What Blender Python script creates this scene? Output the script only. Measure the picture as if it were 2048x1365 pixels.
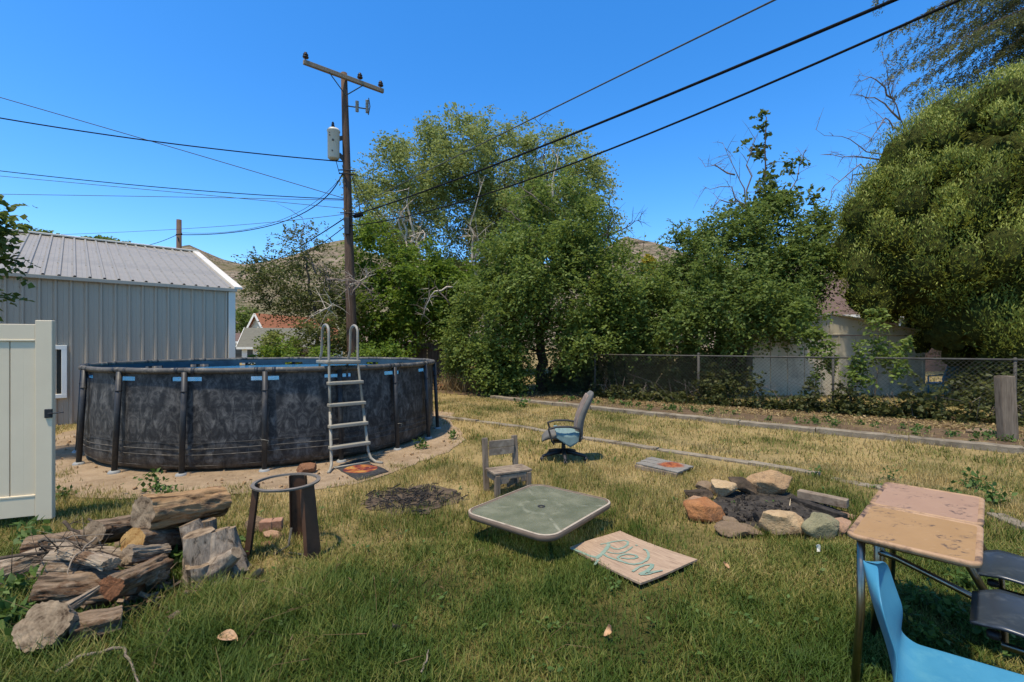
import bpy, bmesh, math, random
import numpy as np
from mathutils import Vector, Matrix, Euler, noise as mnoise

for o in list(bpy.data.objects):
    bpy.data.objects.remove(o, do_unlink=True)
scene = bpy.context.scene
COL = scene.collection
R = math.radians
F, CX, CY, EYE = 940.0, 1024.0, 690.0, 1.54          # photograph's focal length and horizon in its own pixels, eye height

# ------------------------------------------------------------------ camera
cam_d = bpy.data.cameras.new('camera'); cam = bpy.data.objects.new('camera', cam_d); COL.objects.link(cam)
cam.location = (0, 0, EYE); cam.rotation_euler = (R(90), 0, 0)
cam_d.sensor_width = 36; cam_d.lens = 36 * F / 2048; cam_d.shift_y = 7.5 / 2048
cam_d.clip_start = .05; cam_d.clip_end = 9000
scene.camera = cam

# ------------------------------------------------------------------ sky and sun
SUN_EL = R(71); SUN_AZ = math.atan2(-.42, -.58)
sv = Vector((math.sin(SUN_AZ) * math.cos(SUN_EL), math.cos(SUN_AZ) * math.cos(SUN_EL), math.sin(SUN_EL)))
world = bpy.data.worlds.new('World'); scene.world = world; world.use_nodes = True
wn = world.node_tree; wn.nodes.clear()
sky = wn.nodes.new('ShaderNodeTexSky'); sky.sky_type = 'NISHITA'; sky.sun_disc = False
sky.sun_elevation = SUN_EL; sky.sun_rotation = SUN_AZ; sky.altitude = 0
sky.air_density = 1.0; sky.dust_density = .5; sky.ozone_density = 6.0
bg = wn.nodes.new('ShaderNodeBackground'); bg.inputs['Strength'].default_value = .137
hs = wn.nodes.new('ShaderNodeHueSaturation'); hs.inputs['Saturation'].default_value = 1.29; hs.inputs['Hue'].default_value = .502
wo = wn.nodes.new('ShaderNodeOutputWorld')
wn.links.new(sky.outputs[0], hs.inputs['Color']); wn.links.new(hs.outputs[0], bg.inputs['Color'])
wn.links.new(bg.outputs[0], wo.inputs['Surface'])
sl = bpy.data.lights.new('sun', 'SUN'); sl.energy = 2.8; sl.angle = R(2.5); sl.color = (1, .905, .745)
so = bpy.data.objects.new('sun', sl); COL.objects.link(so)
so.rotation_euler = (-sv).to_track_quat('-Z', 'Y').to_euler(); so.location = sv * 40
scene.view_settings.view_transform = 'Standard'; scene.view_settings.look = 'None'
scene.view_settings.exposure = .95; scene.view_settings.gamma = 1
scene.view_settings.use_curve_mapping = False

# ------------------------------------------------------------------ helpers
def P(px, py, Y):                       # photograph pixel at a given depth
    return Vector(((px - CX) / F * Y, Y, EYE + (CY - py) / F * Y))
def G(px, py, z=0.0):                   # photograph pixel on the ground (or on a level plane)
    Y = (EYE - z) * F / (py - CY)
    return Vector(((px - CX) / F * Y, Y, z))
def V(*a): return Vector(a)

def tag(o, label=None, cat=None, group=None, kind=None):
    if label: o['label'] = label
    if cat: o['category'] = cat
    if group: o['group'] = group
    if kind: o['kind'] = kind
    return o
def thing(name, loc, label, cat, group=None, rz=0.0):
    o = bpy.data.objects.new(name, None); COL.objects.link(o)
    o.location = loc; o.rotation_euler = (0, 0, rz); o.empty_display_size = .1
    return tag(o, label, cat, group)

class MB:
    def __init__(s): s.v = []; s.f = []
    def add(s, vs, fs):
        b = len(s.v); s.v += [Vector(q) for q in vs]; s.f += [tuple(b + i for i in q) for q in fs]; return s
    def box(s, c, size, M=None):
        x, y, z = (q / 2 for q in size); c = Vector(c)
        vs = [Vector((i * x, j * y, k * z)) for k in (-1, 1) for j in (-1, 1) for i in (-1, 1)]
        if M is not None: vs = [M @ q for q in vs]
        return s.add([q + c for q in vs], [(0, 2, 3, 1), (4, 5, 7, 6), (0, 1, 5, 4), (2, 6, 7, 3), (0, 4, 6, 2), (1, 3, 7, 5)])
    def beam(s, a, b, w, h, up=(0, 0, 1)):
        a = Vector(a); b = Vector(b); d = (b - a); L = d.length; d.normalize()
        sd = d.cross(Vector(up)).normalized(); u = sd.cross(d)
        M = Matrix((d, sd, u)).transposed()
        return s.box((a + b) / 2, (L, w, h), M)
    def tube(s, pts, r, n=8, caps=True, closed=False):
        pts = [Vector(p) for p in pts]; k = len(pts)
        rs = list(r) if hasattr(r, '__len__') else [r] * k
        def tan(i):
            if closed: d = pts[(i + 1) % k] - pts[i - 1]
            else: d = pts[min(i + 1, k - 1)] - pts[max(i - 1, 0)]
            return d.normalized() if d.length > 1e-9 else Vector((0, 0, 1))
        t0 = tan(0); u = t0.orthogonal().normalized(); b0 = len(s.v)
        for i in range(k):
            t = tan(i); u = (u - t * u.dot(t)); u = u.normalized() if u.length > 1e-6 else t.orthogonal().normalized()
            w = t.cross(u)
            for j in range(n):
                a = 2 * math.pi * j / n
                s.v.append(pts[i] + (u * math.cos(a) + w * math.sin(a)) * rs[i])
        for i in range(k if closed else k - 1):
            i2 = (i + 1) % k
            for j in range(n):
                s.f.append((b0 + i * n + j, b0 + i * n + (j + 1) % n, b0 + i2 * n + (j + 1) % n, b0 + i2 * n + j))
        if caps and not closed:
            s.f.append(tuple(b0 + j for j in reversed(range(n)))); s.f.append(tuple(b0 + (k - 1) * n + j for j in range(n)))
        return s
    def lathe(s, prof, n=24, c=(0, 0, 0)):
        b = len(s.v); c = Vector(c)
        for (r, z) in prof:
            for j in range(n):
                a = 2 * math.pi * j / n; s.v.append(c + Vector((r * math.cos(a), r * math.sin(a), z)))
        for i in range(len(prof) - 1):
            for j in range(n):
                s.f.append((b + i * n + j, b + i * n + (j + 1) % n, b + (i + 1) * n + (j + 1) % n, b + (i + 1) * n + j))
        return s
    def prism(s, poly, z0, z1):
        n = len(poly)
        return s.add([(p[0], p[1], z0) for p in poly] + [(p[0], p[1], z1) for p in poly],
                     [tuple(reversed(range(n))), tuple(range(n, 2 * n))] + [(i, (i + 1) % n, n + (i + 1) % n, n + i) for i in range(n)])
    def build(s, name, m, parent=None, smooth=False, bevel=0, seg=2, world=True):
        off = parent_world(parent) if (parent is not None and world) else Vector((0, 0, 0))
        me = bpy.data.meshes.new(name); me.from_pydata([tuple(q - off) for q in s.v], [], s.f); me.update()
        bm = bmesh.new(); bm.from_mesh(me); bmesh.ops.recalc_face_normals(bm, faces=bm.faces); bm.to_mesh(me); bm.free()
        if smooth: me.polygons.foreach_set('use_smooth', [True] * len(me.polygons))
        me.materials.append(m)
        return place(name, me, parent, bevel, seg)
def parent_world(p):
    v = Vector((0, 0, 0))
    while p is not None: v += p.location; p = p.parent
    return v
def place(name, me, parent=None, bevel=0, seg=2):
    o = bpy.data.objects.new(name, me); COL.objects.link(o)
    if parent is not None: o.parent = parent
    if bevel:
        b = o.modifiers.new('bevel', 'BEVEL'); b.width = bevel; b.segments = seg; b.limit_method = 'ANGLE'; b.angle_limit = R(40)
    return o

# ------------------------------------------------------------------ materials
def nt(name):
    m = bpy.data.materials.new(name); m.use_nodes = True; n = m.node_tree
    return m, n, n.nodes['Principled BSDF'], n.nodes['Material Output']
def warm(c):                             # the photograph's warm white balance, on every coloured pigment
    return c if c[0] == c[1] == c[2] else (min(.9, c[0] * 1.09), c[1] * 1.0, c[2] * .82)
def ramp(n, fac, stops):
    r = n.nodes.new('ShaderNodeValToRGB'); e = r.color_ramp.elements
    while len(e) < len(stops): e.new(.5)
    for q, (p, c) in zip(e, stops): q.position = p; q.color = (*warm(c), 1)
    n.links.new(fac, r.inputs[0]); return r.outputs[0]
def noise_n(n, vec, scale, detail=4, rough=.6, dist=0):
    t = n.nodes.new('ShaderNodeTexNoise'); t.inputs['Scale'].default_value = scale; t.inputs['Detail'].default_value = detail
    t.inputs['Roughness'].default_value = rough; t.inputs['Distortion'].default_value = dist
    if vec is not None: n.links.new(vec, t.inputs['Vector'])
    return t.outputs['Fac']
def coords(n, stretch=(1, 1, 1), kind='Object'):
    tc = n.nodes.new('ShaderNodeTexCoord'); mp = n.nodes.new('ShaderNodeMapping'); mp.inputs['Scale'].default_value = stretch
    n.links.new(tc.outputs[kind], mp.inputs['Vector']); return mp.outputs[0]
def math_n(n, op, a, b=None, clamp=False):
    t = n.nodes.new('ShaderNodeMath'); t.operation = op; t.use_clamp = clamp
    for i, q in enumerate((a, b)):
        if q is None: continue
        if isinstance(q, (int, float)): t.inputs[i].default_value = q
        else: n.links.new(q, t.inputs[i])
    return t.outputs[0]
def mixc(n, fac, a, b):
    t = n.nodes.new('ShaderNodeMix'); t.data_type = 'RGBA'
    for i, q in ((0, fac), (6, a), (7, b)):
        if isinstance(q, (int, float)): t.inputs[i].default_value = q
        elif isinstance(q, tuple): t.inputs[i].default_value = (*warm(q), 1)
        else: n.links.new(q, t.inputs[i])
    return t.outputs[2]
def bump(n, bs, h, strength=.3, dist=.02):
    b = n.nodes.new('ShaderNodeBump'); b.inputs['Strength'].default_value = strength; b.inputs['Distance'].default_value = dist
    n.links.new(h, b.inputs['Height']); n.links.new(b.outputs[0], bs.inputs['Normal'])
def mk(name, c1, c2, scale=8, stretch=(1, 1, 1), rough=.75, metal=0, bmp=.2, bd=.01, spec=.3, c3=None, s2=None, fine=None):
    m, n, b, o = nt(name)
    v = coords(n, stretch)
    f = noise_n(n, v, scale, 6, .65)
    col = ramp(n, f, [(.32, c1), (.68, c2)])
    if c3:
        f2 = noise_n(n, v, s2 or scale * .35, 5, .7)
        msk = ramp(n, f2, [(.52, (0, 0, 0)), (.66, (1, 1, 1))])
        col = mixc(n, msk, col, c3)
    n.links.new(col, b.inputs['Base Color'])
    b.inputs['Roughness'].default_value = rough; b.inputs['Metallic'].default_value = metal
    b.inputs['Specular IOR Level'].default_value = spec
    if bmp:
        f3 = noise_n(n, v, fine or scale * 3, 5, .7); bump(n, b, f3, bmp, bd)
    return m
def leafmat(name, ca, cb, trans=.35, rough=.55, cc=None, ns=.6):
    m, n, b, o = nt(name)
    at = n.nodes.new('ShaderNodeAttribute'); at.attribute_name = 'var'
    geo = n.nodes.new('ShaderNodeNewGeometry')
    f = noise_n(n, geo.outputs['Position'], ns, 3)
    k = math_n(n, 'ADD', math_n(n, 'MULTIPLY', at.outputs['Fac'], .6), math_n(n, 'MULTIPLY', f, .4))
    st = [(.2, ca), (.7, cb)]
    if cc: st.append((.93, cc))
    col = ramp(n, k, st)
    n.links.new(col, b.inputs['Base Color']); b.inputs['Roughness'].default_value = rough; b.inputs['Specular IOR Level'].default_value = .25
    tr = n.nodes.new('ShaderNodeBsdfTranslucent'); n.links.new(col, tr.inputs['Color'])
    mx = n.nodes.new('ShaderNodeMixShader'); mx.inputs[0].default_value = trans
    n.links.new(b.outputs[0], mx.inputs[1]); n.links.new(tr.outputs[0], mx.inputs[2]); n.links.new(mx.outputs[0], o.inputs['Surface'])
    return m

M = {}
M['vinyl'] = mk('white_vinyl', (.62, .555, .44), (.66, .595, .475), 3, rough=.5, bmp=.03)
M['white'] = mk('white_paint', (.74, .74, .73), (.80, .80, .79), 4, rough=.5, bmp=.03)
M['cream'] = mk('cream_siding', (.60, .55, .43), (.68, .63, .50), 2, (1, 1, 14), rough=.6, bmp=.2)
M['steel_wall'] = mk('grey_steel_wall', (.36, .315, .27), (.40, .35, .30), 1.2, (1, 1, .3), rough=.5, bmp=.05, spec=.3)
M['steel_roof'] = mk('pale_steel_roof', (.25, .24, .228), (.29, .28, .266), 1.5, rough=.5, metal=.15, bmp=.05, c3=(.22, .215, .205), s2=2)
M['trim'] = mk('white_steel_trim', (.56, .55, .53), (.61, .60, .58), 2, rough=.5, bmp=.02)
M['eave'] = mk('grey_eave_trim', (.30, .28, .25), (.35, .33, .295), 2, rough=.5, bmp=.02)
M['dark_glass'] = mk('dark_glass', (.015, .018, .02), (.03, .035, .04), 2, rough=.08, bmp=0, spec=.6)
M['black_metal'] = mk('black_metal', (.015, .015, .016), (.03, .03, .03), 10, rough=.5, bmp=.05)
M['pool_frame'] = mk('charcoal_pool_tube', (.022, .025, .03), (.035, .038, .045), 6, rough=.5, bmp=.04, c3=(.07, .065, .06), s2=4)
M['pool_rim'] = mk('dusty_pool_rim', (.05, .05, .052), (.11, .105, .10), 5, rough=.6, bmp=.05, c3=(.20, .185, .165), s2=9)
M['cap'] = mk('grey_foot_cap', (.20, .22, .25), (.27, .29, .31), 9, rough=.6)
M['liner'] = mk('navy_liner', (.012, .028, .050), (.030, .065, .10), 3, rough=.45, bmp=.05)
M['ladder'] = mk('grey_ladder_plastic', (.235, .228, .205), (.28, .272, .248), 6, rough=.5, bmp=.03, c3=(.19, .18, .16), s2=5)
M['pole'] = mk('creosote_pole_wood', (.055, .034, .024), (.14, .09, .065), 7, (6, 6, .35), rough=.9, bmp=.6, bd=.02)
M['armwood'] = mk('crossarm_wood', (.17, .13, .095), (.29, .235, .18), 8, (4, 4, 4), rough=.85, bmp=.3)
M['rust_pipe'] = mk('brown_pole', (.075, .05, .038), (.12, .08, .06), 8, (3, 3, .4), rough=.85)
M['transformer'] = mk('transformer_grey', (.48, .49, .47), (.56, .57, .55), 4, rough=.45, bmp=.03)
M['insul'] = mk('brown_porcelain', (.03, .02, .017), (.055, .035, .03), 10, rough=.3, bmp=0)
M['insul_grey'] = mk('grey_porcelain', (.20, .20, .19), (.28, .28, .27), 10, rough=.35, bmp=0)
M['cable'] = mk('black_cable', (.010, .010, .011), (.02, .02, .02), 20, rough=.85, bmp=0, spec=.05)
M['cable_grey'] = mk('grey_cable', (.07, .075, .08), (.11, .115, .12), 20, rough=.85, bmp=0, spec=.05)
M['oldwood'] = mk('weathered_grey_wood', (.13, .10, .078), (.28, .235, .19), 9, (1, 1, 1), rough=.9, bmp=.4, c3=(.08, .06, .047), s2=5)
M['oldwood_v'] = mk('weathered_upright_wood', (.10, .078, .06), (.25, .205, .165), 14, (3, 3, .25), rough=.9, bmp=.5)
M['fencewood'] = mk('old_fence_boards', (.055, .042, .034), (.13, .10, .08), 8, (4, 4, .4), rough=.95, bmp=.4)
M['bark'] = mk('grey_bark', (.06, .05, .042), (.17, .145, .12), 16, (1, 1, .3), rough=.95, bmp=.9, bd=.02)
M['bark_dark'] = mk('dark_bark', (.035, .026, .02), (.10, .078, .06), 16, (1, 1, .3), rough=.95, bmp=.8, bd=.02)
M['deadwood'] = mk('bleached_dead_wood', (.30, .265, .23), (.50, .46, .41), 9, (1, 1, .4), rough=.85, bmp=.3)
M['deadtwig'] = mk('dead_twigs', (.10, .08, .07), (.22, .18, .16), 9, rough=.9, bmp=0)
def m_cut(name, c1, c2, c3):
    m, n, b, o = nt(name); v = coords(n); sx = n.nodes.new('ShaderNodeSeparateXYZ'); n.links.new(v, sx.inputs[0])
    r = math_n(n, 'SQRT', math_n(n, 'ADD', math_n(n, 'POWER', sx.outputs[1], 2), math_n(n, 'POWER', sx.outputs[2], 2)))
    w = math_n(n, 'SINE', math_n(n, 'MULTIPLY', math_n(n, 'ADD', r, math_n(n, 'MULTIPLY', noise_n(n, v, 14, 4), .03)), 420))
    f = noise_n(n, v, 16, 5, .7); k = math_n(n, 'ADD', f, math_n(n, 'MULTIPLY', w, .022))
    col = ramp(n, k, [(.33, c3), (.45, c1), (.62, c2)]); n.links.new(col, b.inputs['Base Color']); b.inputs['Roughness'].default_value = .9; b.inputs['Specular IOR Level'].default_value = .12
    bump(n, b, k, .6, .012); return m
M['cutend'] = m_cut('dry_cut_end', (.17, .13, .095), (.27, .215, .16), (.055, .038, .026))
M['greystick'] = mk('grey_dead_stick', (.13, .105, .085), (.26, .22, .18), 20, rough=.9, bmp=.2)
M['deadpale'] = mk('bare_white_wood', (.50, .46, .41), (.68, .64, .58), 6, (1, 1, .4), rough=.8, bmp=.2)
M['cutfresh'] = m_cut('yellow_cut_end', (.27, .165, .065), (.36, .235, .105), (.15, .06, .018))
M['rotred'] = mk('red_rotten_heart', (.11, .045, .02), (.26, .12, .06), 12, rough=.95, bmp=.8, bd=.03)
M['concrete'] = mk('old_concrete', (.15, .13, .105), (.27, .24, .195), 5, rough=.9, bmp=.6, bd=.02, c3=(.095, .078, .056), s2=3.2, fine=40)
def m_sand():
    m, n, b, o = nt('tan_sand'); geo = n.nodes.new('ShaderNodeNewGeometry'); v = geo.outputs['Position']
    a = noise_n(n, v, 1.3, 6, .65); c = noise_n(n, v, 7, 6, .7); g = noise_n(n, v, 70, 4, .8)
    k = math_n(n, 'ADD', math_n(n, 'ADD', math_n(n, 'MULTIPLY', a, .45), math_n(n, 'MULTIPLY', c, .3)), math_n(n, 'MULTIPLY', g, .25))
    col = ramp(n, k, [(.36, (.19, .14, .095)), (.46, (.33, .25, .175)), (.56, (.43, .335, .245)), (.68, (.52, .42, .315))])
    n.links.new(col, b.inputs['Base Color']); b.inputs['Roughness'].default_value = .95; b.inputs['Specular IOR Level'].default_value = .1
    bump(n, b, math_n(n, 'ADD', c, math_n(n, 'MULTIPLY', g, .5)), 1, .05); return m
M['sand'] = m_sand()
M['dirt'] = mk('leaf_litter_dirt', (.065, .042, .025), (.14, .098, .06), 6, rough=.95, bmp=.6, bd=.03, c3=(.18, .13, .065), s2=2.2, fine=50)
M['ash'] = mk('charcoal_ash', (.022, .019, .016), (.10, .088, .075), 12, rough=.98, bmp=1, bd=.04, fine=40)
M['ash_old'] = mk('old_burn_soil', (.05, .036, .026), (.19, .145, .105), 7, rough=.98, bmp=1, bd=.04, c3=(.035, .028, .022), s2=4, fine=45)
M['char'] = mk('charred_wood', (.010, .009, .008), (.055, .048, .042), 20, rough=.9, bmp=.8)
M['rust'] = mk('dark_rusty_steel', (.070, .036, .021), (.115, .060, .036), 6, rough=.7, bmp=.15, c3=(.045, .025, .016), s2=3)
M['ring'] = mk('grey_brown_steel', (.10, .09, .08), (.16, .145, .13), 9, rough=.6, bmp=.1, spec=.4)
M['fabric'] = mk('faded_grey_fabric', (.095, .097, .10), (.14, .142, .144), 6, rough=.95, bmp=.25, fine=260, bd=.003)
M['fabric_red'] = mk('faded_pinkish_fabric', (.17, .135, .125), (.25, .20, .185), 6, rough=.95, bmp=.25, c3=(.11, .10, .10), s2=8)
M['plastic_black'] = mk('sun_faded_black_plastic', (.018, .018, .02), (.035, .035, .037), 9, rough=.5, bmp=.05)
M['plastic_blue'] = mk('sky_blue_plastic', (.035, .175, .315), (.05, .215, .365), 5, rough=.42, bmp=.06, spec=.35, c3=(.06, .225, .36), s2=9, fine=60)
M['plastic_navy'] = mk('navy_plastic', (.022, .032, .052), (.035, .047, .07), 7, rough=.33, bmp=.05, spec=.5, c3=(.06, .075, .10), s2=9)
M['chrome'] = mk('worn_chrome', (.20, .19, .17), (.33, .315, .285), 9, rough=.3, metal=1, bmp=.03)
M['galv'] = mk('galvanised_steel', (.05, .049, .047), (.085, .083, .08), 9, rough=.75, bmp=.05, spec=.15)
M['meshwire'] = mk('chain_link_wire', (.04, .039, .037), (.065, .064, .06), 9, rough=.7, bmp=0)
M['shedmetal'] = mk('pale_shed_metal', (.40, .37, .305), (.48, .445, .375), 1.5, rough=.55, bmp=.05, c3=(.25, .245, .21), s2=1.2)
M['roof_orange'] = mk('orange_shingles', (.26, .10, .055), (.40, .165, .085), 5, (1, 1, 5), rough=.9, bmp=.3)
M['roof_grey'] = mk('grey_shingles', (.105, .105, .09), (.16, .16, .14), 4, (1, 1, 5), rough=.9, bmp=.3)
M['roof_brown'] = mk('brown_shingles', (.085, .058, .052), (.145, .10, .09), 5, (1, 1, 6), rough=.9, bmp=.3)
M['brick'] = mk('brown_brick', (.13, .075, .055), (.20, .12, .09), 8, (1, 1, 3), rough=.9, bmp=.3)
M['redbrick'] = mk('red_brick_piece', (.22, .12, .085), (.36, .22, .16), 12, rough=.95, bmp=.5)
M['glaze'] = mk('window_pane', (.05, .055, .06), (.09, .10, .105), 2, rough=.1, bmp=0)
M['orangepaint'] = mk('rusty_orange_paint', (.35, .09, .025), (.55, .20, .06), 9, rough=.8)
M['teal'] = mk('teal_spray_paint', (.13, .225, .20), (.23, .29, .25), 26, rough=.9, bmp=.1)
M['paper'] = mk('white_scrap', (.75, .75, .72), (.82, .82, .8), 10, rough=.8)
M['dryleaf'] = mk('dry_brown_leaf', (.28, .17, .10), (.46, .31, .20), 30, rough=.85)
M['tanframe'] = mk('tan_table_frame', (.125, .095, .078), (.17, .13, .105), 5, rough=.5, bmp=.05)
M['tanframe_top'] = mk('chalky_table_frame', (.27, .235, .195), (.40, .36, .31), 9, rough=.7, bmp=.1, c3=(.18, .145, .115), s2=7)
M['palewood'] = mk('pale_wood_block', (.40, .33, .22), (.55, .46, .33), 9, rough=.9, bmp=.3)

def m_log(name, ca, cb, patch, crack, pm=.5, sc=30, st=(.13, 1, 1)):
    m, n, b, o = nt(name); v = coords(n); vs = coords(n, st)
    g = noise_n(n, vs, sc, 8, .72, .6); p = noise_n(n, coords(n, (.6, 1, 1)), 5.5, 6, .7); q = noise_n(n, vs, sc * .4, 4, .6)
    col = ramp(n, g, [(.35, ca), (.65, cb)])
    col = mixc(n, ramp(n, p, [(pm, (0, 0, 0)), (pm + .10, (1, 1, 1))]), col, patch)
    ck = math_n(n, 'MAXIMUM', ramp(n, g, [(.36, (1, 1, 1)), (.42, (0, 0, 0))]), ramp(n, q, [(.37, (1, 1, 1)), (.42, (0, 0, 0))]))
    col = mixc(n, math_n(n, 'MULTIPLY', ck, .85), col, crack)
    n.links.new(col, b.inputs['Base Color']); b.inputs['Roughness'].default_value = .95; b.inputs['Specular IOR Level'].default_value = .12
    bump(n, b, math_n(n, 'ADD', g, q), 1.0, .022); return m
M['log_bark'] = m_log('rotten_log_bark', (.13, .092, .066), (.29, .225, .17), (.10, .058, .036), (.022, .016, .012), .53)
M['log_bare'] = m_log('bare_split_log', (.24, .145, .075), (.40, .27, .16), (.15, .10, .068), (.045, .026, .016), .56, 22)
M['log_grey'] = m_log('silvered_log', (.18, .145, .115), (.37, .315, .26), (.14, .09, .06), (.028, .021, .016), .55, 28)
M['stump'] = m_log('silvered_stump', (.17, .14, .115), (.36, .31, .265), (.12, .085, .062), (.02, .015, .011), .53, 26, (1, 1, .22))
# towel, plywood, desk tops, mat, glass, water, pool skin, grass, ground, hills
def m_towel():
    m, n, b, o = nt('blue_ribbed_towel'); v = coords(n)
    w = n.nodes.new('ShaderNodeTexWave'); w.inputs['Scale'].default_value = 26; w.inputs['Distortion'].default_value = 1.2; n.links.new(v, w.inputs['Vector'])
    col = ramp(n, w.outputs['Fac'], [(.25, (.06, .12, .145)), (.6, (.21, .31, .34))]); n.links.new(col, b.inputs['Base Color'])
    b.inputs['Roughness'].default_value = .95; bump(n, b, w.outputs['Fac'], .4, .006); return m
M['towel'] = m_towel()
def m_ply():
    m, n, b, o = nt('weathered_plywood'); v = coords(n, (1.6, 14, 6))
    f = noise_n(n, v, 3.2, 7, .7, 1.2)
    col = ramp(n, f, [(.25, (.16, .11, .08)), (.45, (.29, .21, .155)), (.62, (.37, .28, .21)), (.8, (.42, .33, .26))])
    k = noise_n(n, coords(n), 9, 2); col = mixc(n, ramp(n, k, [(.73, (0, 0, 0)), (.78, (1, 1, 1))]), col, (.17, .10, .07))
    n.links.new(col, b.inputs['Base Color']); b.inputs['Roughness'].default_value = .9; bump(n, b, f, .35, .006); return m
M['ply'] = m_ply()
def m_desk(name, c1, c2):
    m, n, b, o = nt(name); v = coords(n)
    f = noise_n(n, v, 5, 5); col = ramp(n, f, [(.3, c1), (.7, c2)])
    s = noise_n(n, coords(n, (5, 11, 1)), 1.6, 6, .7, 1.4)
    msk = ramp(n, s, [(.56, (0, 0, 0)), (.61, (1, 1, 1))]); k = noise_n(n, v, 42, 3)
    msk2 = math_n(n, 'MULTIPLY', msk, ramp(n, k, [(.42, (0, 0, 0)), (.56, (1, 1, 1))]))
    col = mixc(n, math_n(n, 'MULTIPLY', msk2, .85), col, (.06, .045, .045))
    sc = noise_n(n, coords(n, (1, 9, 1)), 16, 3); col = mixc(n, math_n(n, 'MULTIPLY', ramp(n, sc, [(.64, (0, 0, 0)), (.75, (1, 1, 1))]), .35), col, (.62, .50, .40))
    n.links.new(col, b.inputs['Base Color']); b.inputs['Roughness'].default_value = .5; b.inputs['Specular IOR Level'].default_value = .35
    bump(n, b, noise_n(n, v, 120, 3), .06, .002); return m
M['desk_tan'] = m_desk('scuffed_tan_desk', (.275, .17, .08), (.32, .205, .105))
M['desk_pink'] = m_desk('scuffed_pinkish_desk', (.28, .18, .135), (.325, .215, .16))
M['desk_edge'] = mk('worn_desk_edge', (.28, .175, .105), (.37, .25, .165), 14, rough=.7, bmp=.1, c3=(.06, .042, .038), s2=6)
def m_matprint():
    m, n, b, o = nt('orange_print_doormat'); v = coords(n)
    sx = n.nodes.new('ShaderNodeSeparateXYZ'); n.links.new(v, sx.inputs[0])
    r = math_n(n, 'SQRT', math_n(n, 'ADD', math_n(n, 'POWER', sx.outputs[0], 2), math_n(n, 'POWER', sx.outputs[1], 2)))
    disc = ramp(n, r, [(.195, (1, 1, 1)), (.205, (0, 0, 0))])
    f = noise_n(n, v, 7, 3, .5, .8)
    col = ramp(n, f, [(.40, (.075, .010, .009)), (.47, (.16, .022, .012)), (.53, (.26, .085, .012)), (.62, (.33, .17, .035))])
    blk = ramp(n, noise_n(n, v, 30, 5), [(.35, (.010, .010, .010)), (.7, (.045, .042, .04))])
    col = mixc(n, disc, blk, col); n.links.new(col, b.inputs['Base Color']); b.inputs['Roughness'].default_value = .9
    bump(n, b, noise_n(n, v, 160, 3), .4, .006); return m
M['matprint'] = m_matprint()
def m_glass():
    m, n, b, o = nt('dusty_green_glass'); v = coords(n)
    g = n.nodes.new('ShaderNodeBsdfGlossy'); g.inputs['Roughness'].default_value = .12; g.inputs['Color'].default_value = (.75, .8, .78, 1)
    t = n.nodes.new('ShaderNodeBsdfTransparent'); t.inputs['Color'].default_value = (.62, .72, .64, 1)
    fr = n.nodes.new('ShaderNodeFresnel'); fr.inputs['IOR'].default_value = 1.45
    mx = n.nodes.new('ShaderNodeMixShader'); n.links.new(math_n(n, 'MULTIPLY', fr.outputs[0], .8), mx.inputs[0]); n.links.new(t.outputs[0], mx.inputs[1]); n.links.new(g.outputs[0], mx.inputs[2])
    d = noise_n(n, v, 5, 6, .65); sp = noise_n(n, v, 55, 3)
    dust = math_n(n, 'ADD', ramp(n, d, [(.3, (.34, .34, .34)), (.7, (.50, .50, .50))]), ramp(n, sp, [(.66, (0, 0, 0)), (.74, (.4, .4, .4))]), True)
    sx = n.nodes.new('ShaderNodeSeparateXYZ'); n.links.new(v, sx.inputs[0])          # lit frame arms and hub showing through, painted pale into the glass
    ax_, ay_ = math_n(n, 'ABSOLUTE', sx.outputs[0]), math_n(n, 'ABSOLUTE', sx.outputs[1])
    ln_ = math_n(n, 'ABSOLUTE', math_n(n, 'SUBTRACT', ax_, math_n(n, 'MULTIPLY', ay_, 1.17))); rd = math_n(n, 'SQRT', math_n(n, 'ADD', math_n(n, 'POWER', ax_, 2), math_n(n, 'POWER', ay_, 2)))
    streak = math_n(n, 'MULTIPLY', ramp(n, ln_, [(.010, (1, 1, 1)), (.022, (0, 0, 0))]), ramp(n, rd, [(.24, (0, 0, 0)), (.30, (1, 1, 1))]))
    ring = ramp(n, math_n(n, 'ABSOLUTE', math_n(n, 'SUBTRACT', rd, .165)), [(.012, (.7, .7, .7)), (.035, (0, 0, 0))])
    mark = math_n(n, 'MULTIPLY', math_n(n, 'MAXIMUM', streak, ring), ramp(n, noise_n(n, v, 9, 4), [(.44, (0, 0, 0)), (.64, (.32, .32, .32))]))
    dust = math_n(n, 'ADD', dust, mark, True)  # painted arm and hub lines go in with the dust
    n.links.new(mixc(n, mark, ramp(n, d, [(.3, (.175, .195, .15)), (.7, (.28, .29, .23))]), (.40, .40, .34)), b.inputs['Base Color']); b.inputs['Roughness'].default_value = .7
    m2 = n.nodes.new('ShaderNodeMixShader'); n.links.new(dust, m2.inputs[0]); n.links.new(mx.outputs[0], m2.inputs[1]); n.links.new(b.outputs[0], m2.inputs[2])
    n.links.new(m2.outputs[0], o.inputs['Surface']); return m
M['glass'] = m_glass()
def m_water():
    m, n, b, o = nt('pool_water'); v = coords(n)
    b.inputs['Base Color'].default_value = (.06, .27, .50, 1); b.inputs['Roughness'].default_value = .06; b.inputs['IOR'].default_value = 1.33
    bump(n, b, noise_n(n, v, 6, 4), .25, .05); return m
M['water'] = m_water()
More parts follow.
